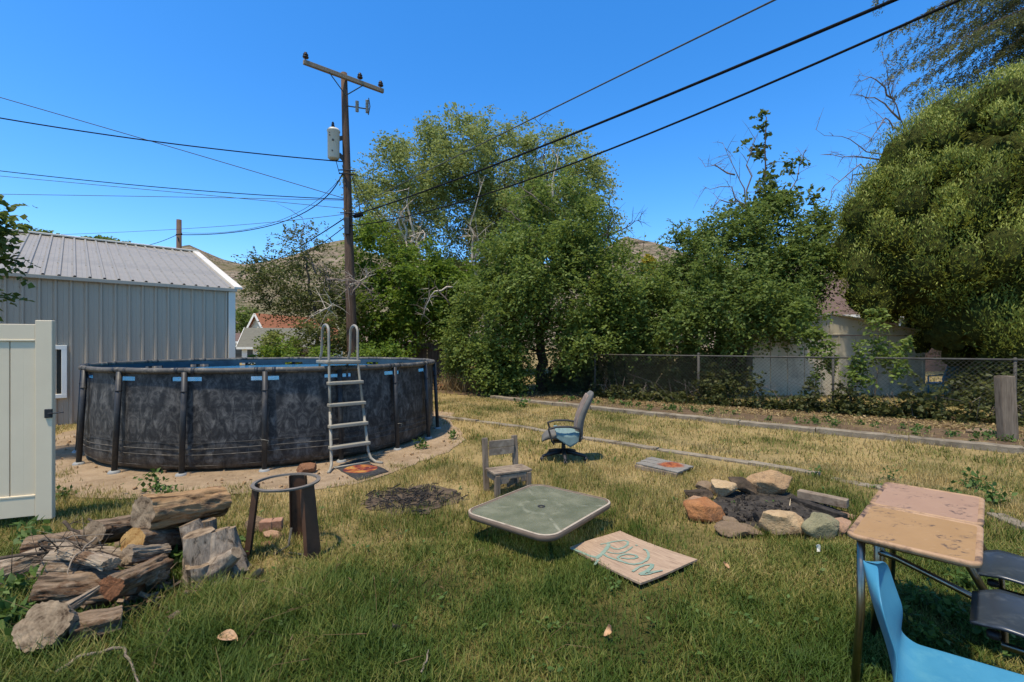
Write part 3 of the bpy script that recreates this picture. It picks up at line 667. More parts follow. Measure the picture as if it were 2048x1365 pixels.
# ================================================================== POOL
TH0 = 4.073; NL = 18; DTH = 2 * math.pi / NL
def rad(t): return V(math.cos(t), math.sin(t), 0)
LEGS = [TH0 + .339 * (k) if 0 <= k < 8 else None for k in range(8)]
LEGS += [TH0 + .339 * 7 + (2 * math.pi - .339 * 7) / (NL - 7) * (k - 7) for k in range(8, NL)]
def pool():
    root = thing('swimming_pool', PC, 'round charcoal above-ground steel frame pool with marbled skin and blue water', 'pool')
    WR = 2.545; HT = 1.235
    # skin: a sleeve with a rounded foot, bulging between the legs, slots cut beside every leg
    prof = [(WR - .14, .015), (WR - .06, .03), (WR - .015, .075), (WR + .005, .15), (WR + .012, .30), (WR + .010, .55), (WR + .004, .85), (WR, 1.06), (WR, 1.105), (WR, 1.155), (WR + .005, 1.215)]
    na = 360; mb = MB(); k = len(prof); legs = np.array(LEGS)
    for i in range(na):
        a = 2 * math.pi * i / na
        dl = np.min(np.abs((a - legs + math.pi) % (2 * math.pi) - math.pi)); b = .022 * math.sin(min(1, dl / .17) * math.pi / 2)
        for (r, z) in prof: mb.v.append(PC + rad(a) * (r + b * (1 if .05 < z < 1.0 else .3)) + V(0, 0, z))
    for i in range(na):
        a = 2 * math.pi * (i + .5) / na
        dl = np.min(np.abs((a - legs + math.pi) % (2 * math.pi) - math.pi))
        for j in range(k - 1):
            if j == 8 and dl < .066: continue
            mb.f.append((i * k + j, ((i + 1) % na) * k + j, ((i + 1) % na) * k + j + 1, i * k + j + 1))
    sk = mb.build('skin', M['poolskin'], root, smooth=True)
    ln = MB(); k = 4; pr = [(WR - .02, .3), (WR - .02, 1.105), (WR - .02, 1.155), (WR - .012, 1.215)]
    for i in range(na):
        a = 2 * math.pi * i / na
        for (r, z) in pr: ln.v.append(PC + rad(a) * r + V(0, 0, z))
    for i in range(na):
        a = 2 * math.pi * (i + .5) / na; dl = np.min(np.abs((a - legs + math.pi) % (2 * math.pi) - math.pi))
        for j in range(3):
            if j == 1 and dl < .066: continue
            ln.f.append((i * k + j, i * k + j + 1, ((i + 1) % na) * k + j + 1, ((i + 1) % na) * k + j))
    ln.build('liner', M['liner'], root, smooth=True)
    wt = MB(); wt.v = [PC + V(0, 0, 1.098)] + [PC + rad(2 * math.pi * i / 96) * (WR - .021) + V(0, 0, 1.098) for i in range(96)]
    wt.f = [(0, 1 + i, 1 + (i + 1) % 96) for i in range(96)]; wt.build('water', M['water'], root)
    for z, r in ((.375, .0035), (.305, .0045), (.235, .0045), (.10, .003)):
        rr = WR + .034 if z > .12 else WR + .02
        pts = [PC + rad(2 * math.pi * i / 180) * (rr - (.0 if z > .12 else .01)) + V(0, 0, z + .006 * math.sin(i * .31)) for i in range(180)]
        MB().tube(pts, r, 5, closed=True).build('strap', M['pool_rim'] if z < .36 else M['pool_frame'], root, smooth=True)
    ls = sorted(a % (2 * math.pi) for a in LEGS)
    for i, a in enumerate(ls):
        b = ls[(i + 1) % NL]; b = b if b > a else b + 2 * math.pi
        pts = [PC + rad(a + (b - a) * t / 8) * (WR + .03) + V(0, 0, HT - .006 * math.sin(math.pi * t / 8)) for t in range(9)]
        rt = MB().tube(pts, .034, 12).build('rim_tube', M['pool_rim'], root, smooth=True)
        for q, tt in ((pts[0], .11), (pts[-1], .89)):
            t0 = a + (b - a) * tt
            MB().tube([PC + rad(t0 - .008) * (WR + .03) + V(0, 0, HT - .004), PC + rad(t0 + .008) * (WR + .03) + V(0, 0, HT - .004)], .039, 12).build('joint_collar', M['pool_frame'], rt, smooth=True)
    for a in LEGS:
        top = PC + rad(a) * (WR + .045) + V(0, 0, HT - .02); bot = PC + rad(a) * (PR + .018) + V(0, 0, .035)
        lg = MB().tube([bot, top], [.030, .033], 12).build('leg', M['pool_frame'], root, smooth=True)
        c = bot.lerp(top, .80); MB().tube([c, c.lerp(top, .07)], .0365, 12).build('collar', M['pool_frame'], lg, smooth=True)
        MB().lathe([(0, .03), (.05, .03), (.062, .015), (.066, 0)], 16, V(bot.x, bot.y, .008)).build('foot_cap', M['cap'], lg, smooth=True)
    # white cord tied on some legs
    for i in (0, 3, 5):
        a = LEGS[i]; c = PC + rad(a) * (PR + .01) + V(0, 0, .40)
        tg = V(-math.sin(a), math.cos(a), 0); o = rad(a)
        MB().tube([c + o * .04 - tg * .03, c + o * .055, c + o * .05 + tg * .05 - V(0, 0, .015), c + o * .05 + tg * .035 - V(0, 0, .05)], .0035, 5).build('cord', M['ladder'], root, smooth=True)
    return root
pool()

# ladder straddling the rim
def ladder():
    c = (G(668, 940) + G(728, 925)) / 2; v = V(c.x - PC.x, c.y - PC.y, 0); o = v.normalized(); t = V(-o.y, o.x, 0)
    def Q(r, s, z): return PC + o * r + t * s + V(0, 0, z)
    root = thing('pool_ladder', Q(2.9, 0, 0), 'grey A-frame pool ladder with four steps and looped handrails over the rim', 'ladder')
    hw = .225; rb, rp = 2.94, 2.70; zp = 1.315; zt = 1.80; ri = rp - .36
    def rr(z): return rb + (rp - rb) * (z / zp)
    for s in (-1, 1):
        w0, w1 = hw + .02, hw - .035
        sp = lambda z: s * (w0 + (w1 - w0) * z / zp)
        foot = [Q(rb + .17, s * (w0 + .10), .022), Q(rb + .09, s * (w0 + .05), .026), Q(rb + .02, s * (w0 + .01), .07), Q(rr(.16), sp(.16), .16)]
        MB().tube(foot + [Q(rr(.7), sp(.7), .7)], .0185, 10).build('outer_rail', M['ladder'], root, smooth=True)
        loop = [Q(rr(.66), sp(.66), .66), Q(rr(1.0), sp(1.), 1.0), Q(rp, s * w1, zp), Q(rp - .005, s * w1, zt - .19)]
        for i in range(0, 9):
            a = math.pi * i / 8; cx = (rp + ri) / 2 + .055; rx = (rp - ri) / 2 - .06; loop.append(Q(cx + rx * math.cos(a), s * w1, zt - .10 + .10 * math.sin(a)))
        loop += [Q(ri + .10, s * w1, zt - .35), Q(ri + .02, s * w1, zp), Q(ri - .02, s * w1, zp - .40)]
        MB().tube(loop, .0165, 10).build('handrail', M['ladder'], root, smooth=True)
        for zz in (zp - .01, .62, .69):
            MB().tube([Q(rr(zz), sp(zz), zz) + o * .012, Q(rr(zz), sp(zz), zz) + o * .024], .006, 6).build('bolt', M['chrome'], root)
    MB().tube([Q(rb + .03, -hw - .01, .03), Q(rb + .03, hw + .01, .03)], .012, 8).build('base_bar', M['ladder'], root, smooth=True)
    for z in (.265, .52, .78, 1.05):
        w = hw + .045 - .05 * z / zp
        MB().beam(Q(rr(z) + .012, -w, z), Q(rr(z) + .012, w, z), .095, .042).build('step', M['ladder'], root, bevel=.009)
    MB().beam(Q((rp + ri) / 2, -hw + .0, zp), Q((rp + ri) / 2, hw - .0, zp), rp - ri + .05, .045).build('platform', M['ladder'], root, bevel=.012)
    mt = [G(672, 936, .01), G(722, 921, .01), G(776, 945, .01), G(714, 963, .01)]; mc = sum(mt, Vector()) / 4; mc.z = .012
    ax = (mt[1] - mt[0]).normalized(); 
    m = MB(); ring = []
    rnd = random.Random(4)
    for i in range(4):
        for j in range(6): ring.append(mt[i].lerp(mt[(i + 1) % 4], j / 6) + V(rnd.uniform(-.012, .012), rnd.uniform(-.012, .012), 0))
    vs = []; n = len(ring)
    for sc, z in ((0, .022), (.5, .026), (.8, .020), (1, .022)):
        vs += [mc + (p - mc) * sc + V(0, 0, z - .012 + (.012 * rnd.random() if sc > .7 else 0)) for p in ring]
    vs += [p - V(0, 0, .008) for p in ring]
    fs = [(k * n + i, k * n + (i + 1) % n, (k + 1) * n + (i + 1) % n, (k + 1) * n + i) for k in range(4) for i in range(n)]
    m.v = [Vector(v) - mc for v in vs]; m.f = fs
    o2 = m.build('door_mat', M['matprint'], smooth=True, world=False); o2.location = mc
    tag(o2, 'black rubber mat with round orange and red print at the ladder foot', 'mat')
ladder()

# ================================================================== UTILITY POLE AND CABLES
PB = V(-4.72, 14.0, 0); PT = P(688, 147, 14.0)
def polept(py): # point on the pole axis seen at row py
    z = EYE + (CY - py) / F * 14.0; f = z / PT.z; return PB.lerp(PT, f)
def utility_pole():
    root = thing('utility_pole', PB, 'tall brown wooden utility pole with crossarm and grey transformer', 'utility pole')
    MB().tube([PB.lerp(PT, i / 8) for i in range(9)], [.165 - .075 * i / 8 for i in range(9)], 18).build('pole', M['pole'], root, smooth=True)
    za = P(688, 160, 14).z; d = V(1.81, 1.52, 0).normalized(); c = polept(162); n = V(d.y, -d.x, 0)
    c = V(c.x, c.y, za) + n * .15
    a0, a1 = c - d * 1.20, c + d * 1.17
    arm = MB().beam(a0, a1, .095, .12).build('crossarm', M['armwood'], root, bevel=.008)
    for s in (-1, 1):
        MB().beam(c + d * s * .52 - n * .0 - V(0, 0, .055) + n * .055, c - V(0, 0, .52) + n * -.02, .03, .008, n).build('brace', M['galv'], root)
    def pin(p):
        o = MB().tube([p, p + V(0, 0, .10)], .012, 8).build('insulator', M['black_metal'], root, smooth=True)
        MB().lathe([(.02, .07), (.075, .075), (.085, .10), (.05, .115), (.04, .14), (.07, .15), (.07, .17), (.03, .19), (.045, .215), (.03, .23), (0, .235)], 14, p).build('porcelain', M['insul'], o, smooth=True)
    for t in (-1.14, .42, 1.08): pin(c + d * t + V(0, 0, .06))
    # cutouts on a bracket
    b = polept(214); b2 = b + V(.62, .18, .0)
    MB().tube([b + V(.08, -.05, 0), b2 + V(0, -.05, 0)], .018, 6).build('bracket', M['galv'], root)
    for p, l in ((b + V(.37, -.03, 0), .33), (b2 + V(.0, -.05, .08), .40)):
        pr = []
        for i in range(9): pr += [(.035, -l / 2 + l * i / 9), (.055, -l / 2 + l * (i + .35) / 9), (.035, -l / 2 + l * (i + .7) / 9)]
        MB().lathe([(0, -l / 2 - .01)] + pr + [(0, l / 2)], 12, p).build('cutout', M['insul_grey'], root, smooth=True)
    MB().tube([b2 + V(.06, -.1, .3), b2 + V(.10, -.1, .05), b2 + V(.05, -.1, -.2)], .016, 6).build('fuse_holder', M['black_metal'], root)
    # transformer
    tc = polept(295) + V(-.30, -.20, 0)
    tk = MB().lathe([(0, -.43), (.14, -.43), (.165, -.40), (.17, .36), (.185, .37), (.185, .40), (.15, .45), (0, .46)], 24, tc).build('transformer', M['transformer'], root, smooth=True)
    MB().lathe([(.03, .44), (.03, .48), (.055, .49), (.03, .51), (.055, .53), (.03, .55), (.05, .57), (.03, .59), (.04, .62), (.02, .66), (0, .67)], 12, tc + V(-.02, 0, 0)).build('bushing', M['insul'], tk, smooth=True)
    for dx, dz, r in ((.05, .06, .03), (-.05, .20, .015), (.03, -.25, .018), (-.06, .28, .012)):
        q = tc + V(dx, -math.sqrt(.17 ** 2 - dx ** 2), dz); MB().tube([q, q + V(0, -.03, 0)], r, 8).build('terminal', M['black_metal'], tk)
    MB().beam(tc + V(.12, .08, .2), polept(275) , .05, .12).build('hanger', M['galv'], tk); MB().beam(tc + V(.12, .08, -.25), polept(325), .05, .12).build('hanger', M['galv'], tk)
    # wire bundles, splice box and drops on the pole
    for py, dx in ((345, -.25), (352, .20), (430, .05)):
        q = polept(py); MB().tube([q + V(-.2, -.1, .03), q + V(.0, -.2, .0), q + V(.28, -.06, .02)], .018, 6).build('clevis', M['black_metal'], root)
    q = polept(437); MB().tube([q + V(.22, -.12, .02), q + V(.5, -.3, .03)], [.05, .06], 10).build('splice_case', M['cable'], root, smooth=True)
    q = polept(455); MB().box(q + V(.02, -.17, 0), (.14, .08, .5)).build('terminal_box', M['black_metal'], root, bevel=.01)
    for i, pts in enumerate(([(672, 322), (678, 345), (690, 352)], [(684, 330), (692, 360), (692, 430)], [(702, 350), (712, 380), (722, 430), (718, 440)], [(705, 352), (730, 395), (768, 450)])):
        MB().tube([P(x, y, 13.8) for x, y in pts], .010, 5).build('drop_wire', M['cable'], root, smooth=True)
    ins = polept(320); MB().tube([ins + V(-.2, 0, 0), ins + V(-.2, 0, .02)], .01, 6)
utility_pole()

def cable(pts, r, m, label, name='overhead_cable', sag=0, grp='overhead cables', n=24):
    a, b = Vector(pts[0]), Vector(pts[-1])
    if len(pts) == 2:
        L = [a.lerp(b, i / n) - V(0, 0, sag * 4 * (i / n) * (1 - i / n)) for i in range(n + 1)]
    else:
        L = []; q = [Vector(p) for p in pts]
        for i in range(n + 1):                 # quadratic through three points
            t = i / n; L.append(q[0] * ((1 - t) * (1 - 2 * t)) + q[1] * (4 * t * (1 - t)) + q[2] * (t * (2 * t - 1)))
    base = L[0]; mb = MB(); mb.tube(L, r, 6)
    mb.v = [v - base for v in mb.v]; o = mb.build(name, m, smooth=True, world=False); o.location = base
    return tag(o, label, 'cable', grp)
def run(p0, pmid, dirx=.64, diry=-.77):    # a cable in the alley's vertical plane, from the pole through a pixel overhead and on
    a = polept(p0[1]); X0, Y0 = a.x, a.y
    def hit(px):
        k = (px - CX) / F; t = (k * Y0 - X0) / (dirx - k * diry); return t
    def pt(px, py):
        t = hit(px); Y = Y0 + diry * t; return V(X0 + dirx * t, Y, EYE + (CY - py) / F * Y)
    return a, pt
def alley(py0, m1, m2, r, m, label):
    a, pt = run((700, py0), None); q1, q2 = pt(*m1), pt(*m2)
    # extend past the frame along the same parabola
    s1, s2 = (q1 - a).xy.length, (q2 - a).xy.length; S = s2 * 1.9
    def z(s): # Lagrange
        return a.z * (s - s1) * (s - s2) / (s1 * s2) + q1.z * s * (s - s2) / (s1 * (s1 - s2)) + q2.z * s * (s - s1) / (s2 * (s2 - s1))
    d = V(.64, -.77, 0).normalized(); L = [V(a.x, a.y, 0) + d * s + V(0, 0, z(s)) for s in np.linspace(0, S, 40)]
    base = L[0]; mb = MB().tube(L, r, 6); mb.v = [v - base for v in mb.v]; o = mb.build('overhead_cable', m, smooth=True, world=False); o.location = base
    tag(o, label, 'cable', 'overhead cables')
alley(422, (1030, 255), (1550, 0), .011, M['cable_grey'], 'thin grey cable rising right from the pole, highest of the three')
alley(434, (1265, 220), (1790, 0), .0175, M['cable'], 'thick black cable rising right from the pole, middle of the three')
alley(452, (1330, 255), (1920, 0), .0125, M['cable'], 'black cable rising right from the pole, lowest of the three')
def alley_left(py0, far_px, label, r, m, k):
    a = polept(py0); d = V(-.64, .77, 0).normalized(); px, py = far_px
    kx = (px - CX) / F; t = (kx * a.y - a.x) / (d.x - kx * d.y); q = a + d * t; q = V(q.x, q.y, EYE + (CY - py) / F * q.y)
    cable([a, q + (q - a) * .5], r, m, label, sag=.5)
alley_left(432, (470, 540), 'black cable running down left behind the shed from the pole, upper of two', .019, M['cable'], 0)
alley_left(448, (530, 525), 'black cable running down left behind the shed from the pole, lower of two', .014, M['cable'], 1)
def left_line(py0, p1, mid, label, r, m, Y1=13.0):
    a = polept(py0) + V(-.1, -.05, 0); b = P(*p1, Y1); c = P(*mid, (a.y + b.y) / 2) if mid else None
    cable([a, c, b] if c is not None else [a, b], r, m, label, sag=.1)
left_line(325, (-60, 226), (330, 286), 'twisted black service drop running left just below the transformer', .016, M['cable'], 12)
left_line(398, (-60, 178), (330, 291), 'grey cable crossing the sky left from the pole, the steepest', .010, M['cable_grey'], 12)
left_line(400, (-60, 335), (330, 376), 'black cable running nearly level left from the pole', .012, M['cable'], 15)
left_line(402, (-60, 388), (330, 394), 'thin level cable running left from the pole', .008, M['cable_grey'], 15)
left_line(418, (-60, 347), (330, 383), 'thin grey cable running left under the level ones', .008, M['cable_grey'], 15)
left_line(430, (110, 470), (400, 456), 'thin cable dipping low left above the shed roof', .008, M['cable_grey'], 22)
# stub pole behind the shed
sb = V(P(358, 500, 21).x, 21, 0)
st = thing('stub_pole', sb, 'short brown wooden pole rising behind the grey shed roof', 'pole')
MB().tube([sb, V(sb.x, 21, P(358, 440, 21).z)], [.13, .10], 12).build('shaft', M['rust_pipe'], st, smooth=True)
MB().tube([P(352, 470, 20.85), P(364, 468, 20.85)], .03, 6).build('clamp', M['black_metal'], st)
cable([polept(346) + V(-.12, 0, 0), P(560, 446, 17), P(362, 470, 20.9)], .016, M['cable'], 'twisted black cable sagging from the pole to the stub pole')
cable([polept(350) + V(-.12, 0, 0), P(540, 448, 17), P(364, 466, 20.9)], .008, M['cable_grey'], 'thin grey cable beside the twisted one to the stub pole')
cable([P(354, 470, 20.9), P(270, 495, 24)], .013, M['cable'], 'short black cable going down left from the stub pole', sag=.1)
cable([polept(350) + V(.12, 0, 0), P(860, 405, 17), P(1010, 500, 21)], .010, M['cable'], 'dark cable going right from the pole into the pale tree')
cable([polept(350) + V(.12, 0, 0), P(770, 465, 16), P(860, 560, 18)], .008, M['cable'], 'dark drop cable slanting right into the vines')

# ================================================================== BUILDINGS BEHIND
def gable_house(name, label, base, rz, L, W, He, Hr, wall, roof, wins=(), over=.3, cat='house'):
    root = thing(name, base, label, cat, rz=rz)
    mb = MB(); l, w = L / 2, W / 2                       # ridge along local x
    mb.add([(-l, -w, 0), (l, -w, 0), (l, w, 0), (-l, w, 0), (-l, -w, He), (l, -w, He), (l, w, He), (-l, w, He), (-l, 0, Hr), (l, 0, Hr)],
           [(0, 1, 5, 4), (2, 3, 7, 6), (1, 2, 6, 9, 5), (3, 0, 4, 8, 7)]); mb.build('wall', wall, root, world=False)
    s = (Hr - He) / w; t = .10; r = MB()
    for sg in (-1, 1):
        y0, z0 = sg * (w + over), He - s * over
        a = [(-l - over, y0, z0), (l + over, y0, z0), (l + over, 0, Hr), (-l - over, 0, Hr)]
        r.add([(x, y, z + .02) for x, y, z in a] + [(x, y, z + t) for x, y, z in a], [(0, 1, 2, 3), (4, 5, 6, 7), (0, 1, 5, 4), (1, 2, 6, 5), (3, 0, 4, 7)])
    ro = r.build('roof', roof, root, world=False)
    f = MB()
    for e in (-l - over - .015, l + over + .015):
        for sg in (-1, 1): f.beam((e, sg * (w + over), He - s * over + .03), (e, 0, Hr + .03), .03, .2)
    for sg in (-1, 1): f.beam((-l - over, sg * (w + over + .02), He - s * over), (l + over, sg * (w + over + .02), He - s * over), .04, .18)
    f.build('fascia', M['white'], ro, world=False)
    for (face, a, z0, ww, hh) in wins:
        c = {'f': (a, -w - .02, z0), 'l': (-l - .02, a, z0), 'r': (l + .02, a, z0)}[face]
        sz = (ww, .06, hh) if face == 'f' else (.06, ww, hh)
        wd = MB().box(c, sz).build('window', M['white'], root, world=False)
        sz2 = (ww - .2, .08, hh - .2) if face == 'f' else (.08, ww - .2, hh - .2)
        MB().box(c, sz2).build('pane', M['glaze'], wd, world=False)
    return root
gable_house('house', 'cream-sided house with orange shingle roof beyond the pool', V(-24.4 + 1.7, 49.7, 0), R(70), 10.0, 3.5, 1.9, 4.45, M['cream'], M['roof_orange'], [('l', .2, 2.6, .6, .8)])
c = P(545, 690, 38); gable_house('house', 'low white outbuilding with grey shingle roof before the cream house', V(c.x, 39.5, 0), R(14), 5.0, 3.6, 1.5, 2.85, M['white'], M['roof_grey'], [('f', -1.9, .8, .6, .9)])
c = P(470, 690, 42); gable_house('house', 'small white porch building with dark window at the shed corner', V(c.x - .4, 43, 0), R(10), 2.6, 2.4, 1.9, 2.5, M['white'], M['roof_brown'], [('f', .5, .8, 1.1, 1.3)])
c = P(1760, 690, 27); gable_house('house', 'brown brick house with brown shingle roof behind the metal shed', V(c.x + 1.2, 30.5, 0), R(-6), 9.4, 6.0, 3.55, 5.9, M['brick'], M['roof_brown'], [('f', -3.8, 2.4, 1.4, 1.6), ('f', 1.2, 2.5, 1.3, 1.2)], .45)

def metal_shed():
    c = P(1675, 690, 14.2); root = thing('garden_shed', V(c.x, 15.2, 0), 'pale grey sheet metal garden shed half covered by creepers', 'shed')
    yf = 14.2; xl, xr = P(1507, 0, yf).x, P(1846, 0, yf).x; xm = P(1662, 0, yf).x; zr = P(0, 629, yf).z; ze = P(0, 668, yf).z; zm = P(0, 668, yf).z
    n = 10; w = (xr - xl) / n
    for i in range(n):
        x0 = xl + w * i
        mb = MB(); mb.box((x0 + w / 2, yf, zm / 2 - .03), (w - .02, .02, zm - .08)); mb.box((x0 + .015, yf - .012, zm / 2 - .03), (.035, .03, zm - .08)); mb.build('panel', M['shedmetal'], root, bevel=.004)
    g = MB(); g.prism([(xl, 0), (xr, 0), (xm, 1)], 0, 1)
    g = MB(); h = zr - zm
    g.add([(xl, yf, zm), (xr, yf, zm), (xr, yf, zm + .05), (xm, yf, zr - .03), (xl, yf, zm + .05)] + [(xl, yf + .03, zm), (xr, yf + .03, zm), (xr, yf + .03, zm + .05), (xm, yf + .03, zr - .03), (xl, yf + .03, zm + .05)],
          [(0, 1, 2, 3, 4), (9, 8, 7, 6, 5), (0, 5, 6, 1), (1, 6, 7, 2), (4, 9, 5, 0)])
    g.build('gable', M['shedmetal'], root)
    MB().box(((xl + xr) / 2, yf - .012, zm - .02), (xr - xl, .04, .05)).build('belt_rail', M['shedmetal'], root, bevel=.006)
    MB().box((xm, yf - .015, (zm + zr) / 2 - .03), (.09, .03, zr - zm - .08)).build('gable_strap', M['shedmetal'], root, bevel=.006)
    for x in (xl, xr): MB().box((x, yf - .008, zm / 2), (.08, .06, zm)).build('corner_post', M['shedmetal'], root, bevel=.006)
    for s, xe in ((-1, xl - .08), (1, xr + .08)):
        r = MB(); r.add([(xm, yf - .08, zr), (xe, yf - .08, zm + .03), (xe, yf + 2.4, zm + .03), (xm, yf + 2.4, zr), (xm, yf - .08, zr + .04), (xe, yf - .08, zm + .07), (xe, yf + 2.4, zm + .07), (xm, yf + 2.4, zr + .04)], [(0, 1, 2, 3), (4, 7, 6, 5), (0, 4, 5, 1), (1, 5, 6, 2)])
        r.build('roof', M['shedmetal'], root)
        MB().box((xe - s * .08, yf + 1.2, zm / 2), (.02, 2.36, zm)).build('side_wall', M['shedmetal'], root)
metal_shed()

# wooden fences behind the pool
def board_fence(label, a, b, h, bw, rail=True, seed=1):
    rnd = random.Random(seed); a = Vector(a); b = Vector(b); L = (b - a).length; d = (b - a).normalized(); nn = V(d.y, -d.x, 0)
    root = thing('wooden_fence', (a + b) / 2, label, 'fence'); n = int(L / bw)
    for i in range(n):
        c = a + d * bw * (i + .5); hh = h + rnd.uniform(-.06, .04)
        q = V(rnd.uniform(-.02, .02), 0, 0)
        MB().beam(c, c + V(0, 0, hh) + d * rnd.uniform(-.02, .02), bw * .93, .022, nn).build('board', M['fencewood'], root)
    if rail:
        for z in (h * .86, h * .3): MB().beam(a + V(0, 0, z) + nn * .05, b + V(0, 0, z) + nn * .05, .05, .09).build('rail', M['fencewood'], root)
    for t in (0, .5, 1):
        p = a.lerp(b, t) - nn * .06; MB().beam(p, p + V(0, 0, h), .09, .09, nn).build('post', M['fencewood'], root)
board_fence('dark weathered board fence with rail beyond the pool ladder', V(-5.6, 18.6, 0), V(-2.3, 17.4, 0), 1.62, .15, True, 2)
board_fence('dark board fence before the white outbuilding', V(-14.2, 27, 0), V(-9.8, 25.5, 0), 1.35, .16, True, 3)
pp = P(785, 700, 17.2); MB_ = MB().beam(V(pp.x, 17.2, 0), V(pp.x, 17.2, P(0, 688, 17.2).z), .09, .09, (0, 1, 0)); MB_.v = [v - V(pp.x, 17.2, 0) for v in MB_.v]
o = MB_.build('fence_post', M['palewood'], bevel=.008, world=False); o.location = V(pp.x, 17.2, 0); tag(o, 'slim pale wooden post in front of the dark board fence', 'post')

# chain-link fence
def chain_link():
    O = V(4.87, 12.27, 0); d = V(2.42, -1.60, 0); Ls = d.length; u = d.normalized(); nn = V(u.y, -u.x, 0)
    root = thing('chain_link_fence', O, 'grey chain-link fence with top rail along the trees', 'fence'); h = 1.25
    for k in range(-3, 4):
        p = O + d * k; r = .034 if k in (0, -3) else .026
        MB().tube([p, p + V(0, 0, h + (.03 if k in (0, -3) else -.01))], r, 10).build('post', M['galv'], root, smooth=True)
        MB().lathe([(.036, 0), (.036, .03), (.02, .05), (0, .055)], 10, p + V(0, 0, h + (.03 if k in (0, -3) else -.01))).build('post_cap', M['galv'], root, smooth=True)
    a, b = O - d * 3, O + d * 3
    MB().tube([a + V(0, 0, h), b + V(0, 0, h)], .021, 8).build('top_rail', M['galv'], root, smooth=True)
    mb = MB(); L = (b - a).length; s = .085; n = int(L / s); H = h - .06; w = .0016
    for i in range(-int(H / s), n):
        for sg in (1, -1):
            x0, x1 = i * s, i * s + H
            z0, z1 = (.03, .03 + H) if sg > 0 else (.03 + H, .03)
            if x0 < 0: z0 += (z1 - z0) * (-x0) / (x1 - x0); x0 = 0
            if x1 > L: z1 -= (z1 - z0) * (x1 - L) / (x1 - x0); x1 = L
            if x1 <= x0: continue
            off = nn * (.026 + .0035 * sg)
            p, q = a + u * x0 + V(0, 0, z0) + off, a + u * x1 + V(0, 0, z1) + off
            mb.tube([p, q], w * 1.2, 3, caps=False)
    mb.build('wire_mesh', M['meshwire'], root)
chain_link()

# ================================================================== TREES
def ex_pale(t, rng):
    L = [[P(830, 505, 21.8), P(812, 478, 21.7), P(795, 440, 21.6), P(778, 412, 21.5)], [P(822, 500, 21.7), P(826, 455, 21.6), P(815, 420, 21.5), P(818, 375, 21.4)], [P(815, 490, 21.7), P(808, 450, 21.5), P(800, 425, 21.4)],
         [P(840, 520, 21.6), P(834, 480, 21.5), P(846, 462, 21.4), P(850, 470, 21.3)],
         [P(955, 560, 21.6), P(945, 500, 21.5), P(948, 450, 21.4), P(965, 365, 21.3)], [P(952, 520, 21.5), P(958, 480, 21.4), P(948, 470, 21.3)],
         [P(1105, 420, 20.9), P(1108, 370, 20.9), P(1112, 308, 20.9)]]
    dead_limbs(t, rng, L, .085, M['deadwood'], twigs=8, tl=1.1)
    dead_limbs(t, rng, [[P(1090, 420, 22), P(1086, 320, 22), P(1079, 240, 22)], [P(1215, 480, 22), P(1222, 430, 22), P(1215, 395, 22)], [P(1200, 480, 21.5), P(1250, 455, 21.5), P(1282, 440, 21.5)], [P(1210, 500, 21.5), P(1255, 490, 21.5), P(1300, 482, 21.5)]], .05, M['bark_dark'], twigs=9, tl=.8)
leafy_tree('pale_tree', 'broad grey-green tree with bleached dead limbs right of the pole', V(-1.2, 24, 0), [V(-1.2, 24, 0), V(-1.0, 24, 3), V(-.6, 24, 6), V(-.5, 24, 9.5)],
           [blob(790, 415, 24, 78, 95, 2.6), blob(860, 340, 24, 85, 85, 2.6), blob(930, 325, 24.5, 75, 85, 2.8), blob(1030, 335, 24.5, 85, 80, 2.8), blob(1110, 350, 24, 75, 75, 2.6), blob(1165, 410, 24, 58, 90, 2.6), blob(890, 460, 24.5, 150, 110, 2.8), blob(1060, 460, 24.5, 150, 110, 2.8), blob(735, 370, 24, 40, 45, 1.5)],
           M['pale'], M['bark'], 11, ncl=460, nsp=44, nl=8, slen=.75, ll=.13, lw=.036, r0=.30, rc=.55, droop=.55, extra=ex_pale, shell=.5, rt=.02, upbias=.4)
def ex_elm(t, rng):
    L = [[P(900, 610, 15), P(872, 575, 14.9), P(850, 605, 14.8), P(848, 635, 14.8)], [P(1050, 460, 14.6), P(1020, 425, 14.5), P(1000, 415, 14.4)], [P(1085, 410, 14.6), P(1050, 380, 14.6), P(1010, 345, 14.6)], [P(1075, 500, 14), P(1060, 480, 14), P(1085, 478, 13.9)]]
    dead_limbs(t, rng, L, .028, M['deadtwig'], twigs=7, tl=.55)
leafy_tree('elm_tree', 'big rounded elm with one dark trunk beside the chain-link fence', V(1.0, 15.6, 0), [V(1.0, 15.6, 0), V(.95, 15.6, 1.6), V(1.2, 15.5, 3.2), V(1.5, 15.5, 5)],
           [blob(1110, 560, 15.2, 130, 120, 2.2), blob(1110, 450, 15.4, 90, 75, 1.7), blob(985, 640, 15, 82, 85, 1.6), blob(1040, 540, 15.2, 95, 90, 1.7), blob(1215, 580, 15.2, 85, 110, 1.8), blob(1275, 640, 15.2, 62, 85, 1.5), blob(1010, 715, 14.5, 50, 60, .7), blob(1170, 670, 14.6, 85, 45, 1.4), blob(1040, 410, 15.8, 55, 40, 1.2)],
           M['elm'], M['bark_dark'], 12, ncl=380, nsp=36, nl=9, slen=.5, ll=.10, lw=.031, r0=.19, rc=.42, droop=.45, extra=ex_elm, shell=.45)
